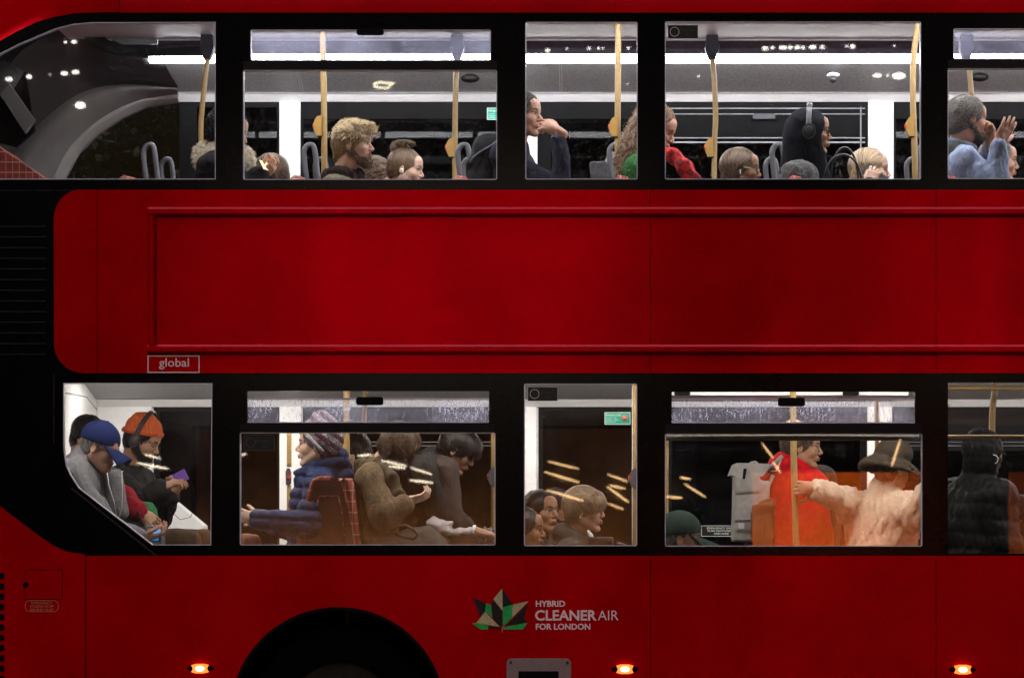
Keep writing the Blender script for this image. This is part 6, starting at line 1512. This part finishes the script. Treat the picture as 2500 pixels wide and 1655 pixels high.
# window five
p = Person('tall standing passenger with hood up in black quilted coat and silver earring', 2405, 1106, .62, yaw=-28, pitch=6, skin='dark', byaw=-30, neck=(2385, 1175, .65), pose='stand', wide=1.05, fat=1.05)
bq = cloth('black quilted nylon', (.0012, .0012, .0013), rough=.6, bump=.4, bscale=60)
o = p.top(bq, .045, 'quilted_coat', puff=.006, pitch=.085, fold=.012, fscale=40, seed=81, hoodup=True, long_=.45)
glasses(p, M['steel'], .021, .018, .002)
b = MB(); c_ = W(2426, 1121, .48); b.tube([c_+V3((.024*math.cos(t), 0, .024*math.sin(t))) for t in np.linspace(-1.3, 1.7, 14)], .0022, 6); b.build('hoop_earring', M['rim'], p.o, True)
p = Person('seated passenger in dark brown coat beside the hooded passenger, head bowed', 2492, 1268, .95, yaw=10, pitch=40, skin='dark', neck=(2462, 1300, 1.0))
c = p.core(lambda s: p.cap_hair(s, .014), HB['black'][1]); p.strands(c, 900, flow_rand, .02, HB['black'][0]); p.top(cloth('dark brown coat', (.028, .020, .014)), .04)
# ================================================================== THE STREET
def struct(b, name, m):
    o = b.build(name, m); o['kind'] = 'structure'; return o
b = MB(); b.add([(-60, -60, -.13), (60, -60, -.13), (60, 60, -.13), (-60, 60, -.13)], [(0, 1, 2, 3)]); struct(b, 'ground', M['pave'])
b = MB(); b.add([(-60, -10.2, -.001), (60, -10.2, -.001), (60, 3.6, -.001), (-60, 3.6, -.001)], [(0, 1, 2, 3)]); struct(b, 'road', M['road'])
b = MB(); b.box((-60, -17.5, -.12), (60, -10.2, .12)); struct(b, 'near_pavement', M['pave'])
b = MB(); b.box((-60, 3.6, -.12), (60, 9, .12)); struct(b, 'far_pavement', M['pave'])
ym = mat('yellow line paint', (.55, .42, .06), .7, .2, 30)
b = MB()
for y in (-9.9, -9.65, 3.1, 3.35): b.add([(-60, y, .004), (60, y, .004), (60, y+.1, .004), (-60, y+.1, .004)], [(0, 1, 2, 3)])
struct(b, 'road_marking', ym)
# restaurant across the street (seen as reflections in the glass)
def refl(px, py, L):
    k = S*(12+L)/12; return V3(((px-CX)*k, -L, EYE+(HZ-py)*k))
brick = mat('dark brick facade', (.10, .06, .045), .9, .3, 4, bump=.5, bscale=30)
sh = empty('restaurant_building', (0, -18, .12)); tag(sh, 'dark brick restaurant across the street with a warm lit open front', 'building')
b = MB(); b.prism([(-14, .12), (14, .12), (14, 13), (-14, 13)], -18.3, -18.0, [[(-6.6, .5), (-6.6, 3.0), (9.2, 3.0), (9.2, .5)]]); b.build('wall', brick, sh)
winm = emis('added upstairs window', (1.0, .80, .62), 12.0)  # added glowing windows; their blurred reflections put streaks on the red panels
for px_, w_, st in ((645, .50, 1), (925, .9, 1), (1160, .4, 1), (1380, .7, 1), (2380, .8, 1)):
    x_ = (px_-CX)*.00535; b = MB(); b.box((x_-w_/2, -17.99, 3.9), (x_+w_/2, -17.96, 5.7)); wn = b.build('window', winm, sh)
    b = MB(); b.box((x_-.03, -17.96, 3.9), (x_+.03, -17.93, 5.7)); b.box((x_-w_/2, -17.955, 5.0), (x_+w_/2, -17.925, 5.06)); b.build('glazing_bar', M['darkgrille'], wn)
b = MB(); b.box((-6.9, -26.2, .3), (9.5, -26, 3.1)); b.build('back_wall', mat('dark timber wall', (.03, .018, .01), .7, .2, 3), sh)
b = MB(); b.box((-6.9, -26, 3.1), (9.5, -18.3, 3.2)); b.build('ceiling', mat('brown ceiling', (.12, .08, .05), .7, .2, 3), sh)
b = MB(); b.box((-6.9, -26, .2), (9.5, -18.3, .3)); b.build('floor', mat('timber floor', (.15, .08, .04), .5, .2, 3), sh)
for x in (-6.9, 9.4):
    b = MB(); b.box((x, -26, .3), (x+.1, -18.3, 3.1)); b.build('side_wall', brick, sh)
tube = emis('warm tube light', (1.0, .60, .26), 9.0); tubew = emis('neutral tube light', (1.0, .84, .62), 10.0)
og = emis('orange backlit counter', (1.0, .25, .008), 3.4)
T3 = [((1338, 1126), (1412, 1144)), ((1330, 1152), (1414, 1177)), ((1335, 1196), (1424, 1222)), ((1484, 1158), (1533, 1175)), ((1488, 1184), (1526, 1192)), ((1482, 1188), (1534, 1225)), ((1484, 1228), (1522, 1243))]
T2 = [((586, 1110), (600, 1108)), ((874, 1112), (905, 1110)), ((932, 1124), (992, 1137)), ((1002, 1141), (1054, 1158)), ((950, 1138), (990, 1142)), ((1000, 1172), (1056, 1178))]
T4 = [((1861, 1082), (1888, 1118)), ((1888, 1128), (1906, 1153)), ((2199, 1072), (2178, 1136)), ((1671, 1180), (1722, 1213)), ((1661, 1165), (1685, 1169)), ((1626, 1212), (1665, 1215))]
T1 = [((352, 1109), (392, 1119)), ((335, 1130), (410, 1144))]
for grp_, mm in ((T3, tube), (T2, tubew), (T4, tube), (T1, tubew)):
    for i, (a, c_) in enumerate(grp_):
        L = 21+.5*(i % 4); wd = {0: .045, 1: .055, 2: .055}[i % 3]*.32
        P0, P1 = refl(*a, L), refl(*c_, L+.4)
        n = 9; rr = [wd*(.55+.45*math.sin(PI*j/(n-1))) for j in range(n)]
        b = MB(); b.tube([P0.lerp(P1, j/(n-1)) for j in range(n)], rr, 8); b.build('light_tube', mm, sh, True)
k = .00215*32/12
b = MB(); b.box((-6.7, -25.99, .3), (.62, -25.9, 3.05)); b.build('timber_dado', mat('timber dado', (.34, .16, .055), .7, .45, 1.2), sh)
for x_ in (-4.9, -1.4):
    L = bpy.data.lights.new('added_timber_uplight', 'AREA'); L.shape = 'RECTANGLE'; L.size = 3.6; L.size_y = .15; L.energy = 34; L.color = (1, .72, .45)  # added low uplight, out of view, brightening the timber for its brown reflection
    lo = bpy.data.objects.new('added_timber_uplight', L); COL.objects.link(lo); lo.location = (x_, -25.35, .80); lo.rotation_euler = (math.radians(-135), 0, 0)
ow = mat('orange painted wall', (.85, .17, .006), .7, .06, 3)
for xa, xb, pw in ((2.45, 5.15, 250), (6.62, 9.3, 34)):
    b = MB(); b.box((xa, -25.0, .3), (xb, -24.8, 2.3)); b.build('orange_wall', ow, sh)
    L = bpy.data.lights.new('added_wall_washer', 'AREA'); L.shape = 'RECTANGLE'; L.size = (xb-xa)*.6; L.size_y = .15; L.energy = pw; L.color = (1, .8, .6)  # added hidden uplight that makes the orange wall bright in the glass
    lo = bpy.data.objects.new('added_wall_washer', L); COL.objects.link(lo); lo.location = ((xa+xb)/2, -24.35, .80); lo.rotation_euler = (math.radians(-125), 0, 0)
b = MB(); b.box((-5, -23, .3), (9.3, -22.4, 1.0)); b.build('bar', mat('dark bar', (.06, .035, .02), .4, .2, 5), sh)
# small festoon lamps on the facade, mirrored in the upper windows
fl1 = [(159, 103, 8), (180, 102, 13), (70, 187, 14), (156, 179, 18), (183, 176, 18), (195, 257, 27), (21, 193, 18), (121, 182, 4)]
fl4 = [(1868, 118, 16), (1886, 116, 10), (1912, 116, 20), (1930, 116, 12), (1947, 116, 14), (1961, 116, 10), (1984, 115, 20), (2008, 115, 12), (2068, 112, 7), (2082, 113, 14), (2184, 112, 5),
       (2142, 184, 22), (2168, 184, 7), (2195, 185, 34), (1337, 123, 12), (1384, 119, 6), (1438, 118, 9), (1461, 118, 8), (1472, 118, 6), (1534, 117, 7), (1531, 205, 5), (1706, 186, 7)]
lw = emis('festoon lamp', (1.0, .97, .90), 13.0)
for a, c_, w_ in fl1+fl4:
    q = refl(a, c_, 17.8); hw = w_*.5*S*29.8/12
    b = MB(); b.ell(q, (hw, .03, min(hw*.8, .028 if w_ < 25 else .045))); b.build('wall_lamp', lw, sh, True)
q = refl(936, 208, 17.8); b = MB(); b.tube([q+V3((.12*math.cos(t)*(1+.3*math.sin(3*t)), 0, .04*math.sin(t+.4*math.cos(2*t)))) for t in np.linspace(0, 2*PI, 18)[:-1]], .016, 6, True); b.build('ring_lamp', emis('ring lamp', (1., .9, .62), 11.), sh, True)
# added street lamps, out of view, that light the bus side
def lamp_post(x, y, label, power, col=(1.0, .86, .72), h=7.8):
    o = empty('added_street_lamp', (x, y, .12)); tag(o, label, 'street lamp', 'added street lamps on the near pavement')
    b = MB(); b.tube([(x, y, .12), (x, y, 1.4), (x, y, 1.41), (x, y, h)], [.10, .09, .06, .045], 14); b.tube([(x, y, h), (x, y+.5, h+.22), (x, y+1.1, h+.26)], .035, 10); b.build('post', M['darkgrille'], o, True)
    b = MB(); b.box((x-.14, y+.9, h+.20), (x+.14, y+1.6, h+.30)); hd = b.build('lamp_head', M['greyplastic'], o)
    b = MB(); b.box((x-.11, y+.95, h+.185), (x+.11, y+1.55, h+.199)); b.build('lens', emis('added street lamp lens', col, 1.5), hd)
    L = bpy.data.lights.new('added_street_light', 'AREA'); L.shape = 'RECTANGLE'; L.size = .22; L.size_y = .6; L.energy = power; L.color = col
    lo = bpy.data.objects.new('added_street_light', L); COL.objects.link(lo); lo.location = (x, y+1.25, h+.17); lo.rotation_euler = (math.radians(48), 0, 0); L.specular_factor = .1
lamp_post(-7.2, -11.2, 'added unseen street lamp opposite the rear of the bus', 190)
lamp_post(5.6, -11.4, 'added unseen street lamp opposite the front half of the bus', 185)
# trees beyond the bus
leafm = mat('night foliage', (.045, .06, .02), .6, .4, 8); bark = mat('bark', (.06, .045, .035), .9, .3, 12, bump=.6, bscale=30)
def tree(x, y, h, label, n=9000):
    o = empty('plane_tree', (x, y, .12)); tag(o, label, 'tree', 'trees beyond the bus')
    b = MB(); b.tube([(x, y, .12), (x+.1, y, h*.3), (x-.1, y+.1, h*.6), (x, y, h*.9)], [.26, .2, .12, .04], 10)
    r_ = random.Random(int(x*10)); tips = []
    for i in range(12):
        a = r_.uniform(0, 6.28); z = h*r_.uniform(.3, .8); q = V3((x+math.cos(a)*r_.uniform(1.2, 2.6), y+math.sin(a)*r_.uniform(.8, 2), z+r_.uniform(.3, 1.5))); tips.append(q)
        b.tube([(x, y, z), V3((x, y, z)).lerp(q, .5)+V3((0, 0, .2)), q], [.08, .05, .02], 6)
    b.build('trunk', bark, o, True)
    C = np.array([list(q) for q in tips]); idx = rng.integers(0, len(C), n); P_ = C[idx]+rng.normal(size=(n, 3))*np.array([.7, .55, .55])
    u = rng.normal(size=(n, 3)); u /= np.linalg.norm(u, axis=1)[:, None]; w_ = np.cross(u, rng.normal(size=(n, 3))); w_ /= np.linalg.norm(w_, axis=1)[:, None]; sz = .05
    A = np.stack([P_-u*sz, P_+w_*sz*.6, P_+u*sz, P_-w_*sz*.6], 1); F = (np.arange(n)*4)[:, None]+np.arange(4); link('crown', A.reshape(-1, 3), F, leafm, o)
tree(-6, 6.5, 7.5, 'dark tree behind the rear windows of the bus'); tree(.5, 6.8, 8, 'dark tree behind the middle of the bus'); tree(6.5, 6.6, 7.5, 'dark tree behind the front of the bus')

# ================================================================== LIGHT, CAMERA
wd = bpy.data.worlds.new('World'); sc.world = wd; wd.use_nodes = True; nt = wd.node_tree; bgn = nt.nodes['Background']
sky = nt.nodes.new('ShaderNodeTexSky'); sky.sky_type = 'NISHITA'; sky.sun_disc = False; sky.sun_elevation = math.radians(1.0); sky.sun_rotation = math.radians(200); sky.air_density = 1.5; sky.dust_density = 2
nt.links.new(sky.outputs[0], bgn.inputs[0]); bgn.inputs[1].default_value = .006
sun = bpy.data.lights.new('dusk_glow', 'SUN'); sun.energy = 1.6; sun.angle = math.radians(30); sun.color = (.8, .62, 1.0)
so = bpy.data.objects.new('dusk_glow', sun); COL.objects.link(so); so.rotation_euler = (math.radians(18), 0, 0); so.location = (0, -20, 20)
cam = bpy.data.cameras.new('camera'); co_ = bpy.data.objects.new('camera', cam); COL.objects.link(co_); sc.camera = co_
co_.location = (0, -D, EYE); co_.rotation_euler = (PI/2, 0, 0); cam.sensor_width = 36; cam.lens = 36*D/(2500*S)
cam.shift_x = (1250-CX)/2500; cam.shift_y = (HZ-827.5)/2500; cam.clip_end = 500; cam.dof.use_dof = True; cam.dof.focus_distance = D+.45; cam.dof.aperture_fstop = 4.5; cam.clip_start = .05
sc.view_settings.view_transform = 'Standard'; sc.view_settings.look = 'None'; sc.view_settings.exposure = 0; sc.view_settings.gamma = 1
sc.cycles.max_bounces = 7; sc.cycles.diffuse_bounces = 3; sc.cycles.glossy_bounces = 3; sc.cycles.transmission_bounces = 4; sc.cycles.transparent_max_bounces = 12; sc.cycles.use_denoising = True
sc.cycles.sample_clamp_indirect = 6.0; sc.cycles.caustics_reflective = False; sc.cycles.caustics_refractive = False
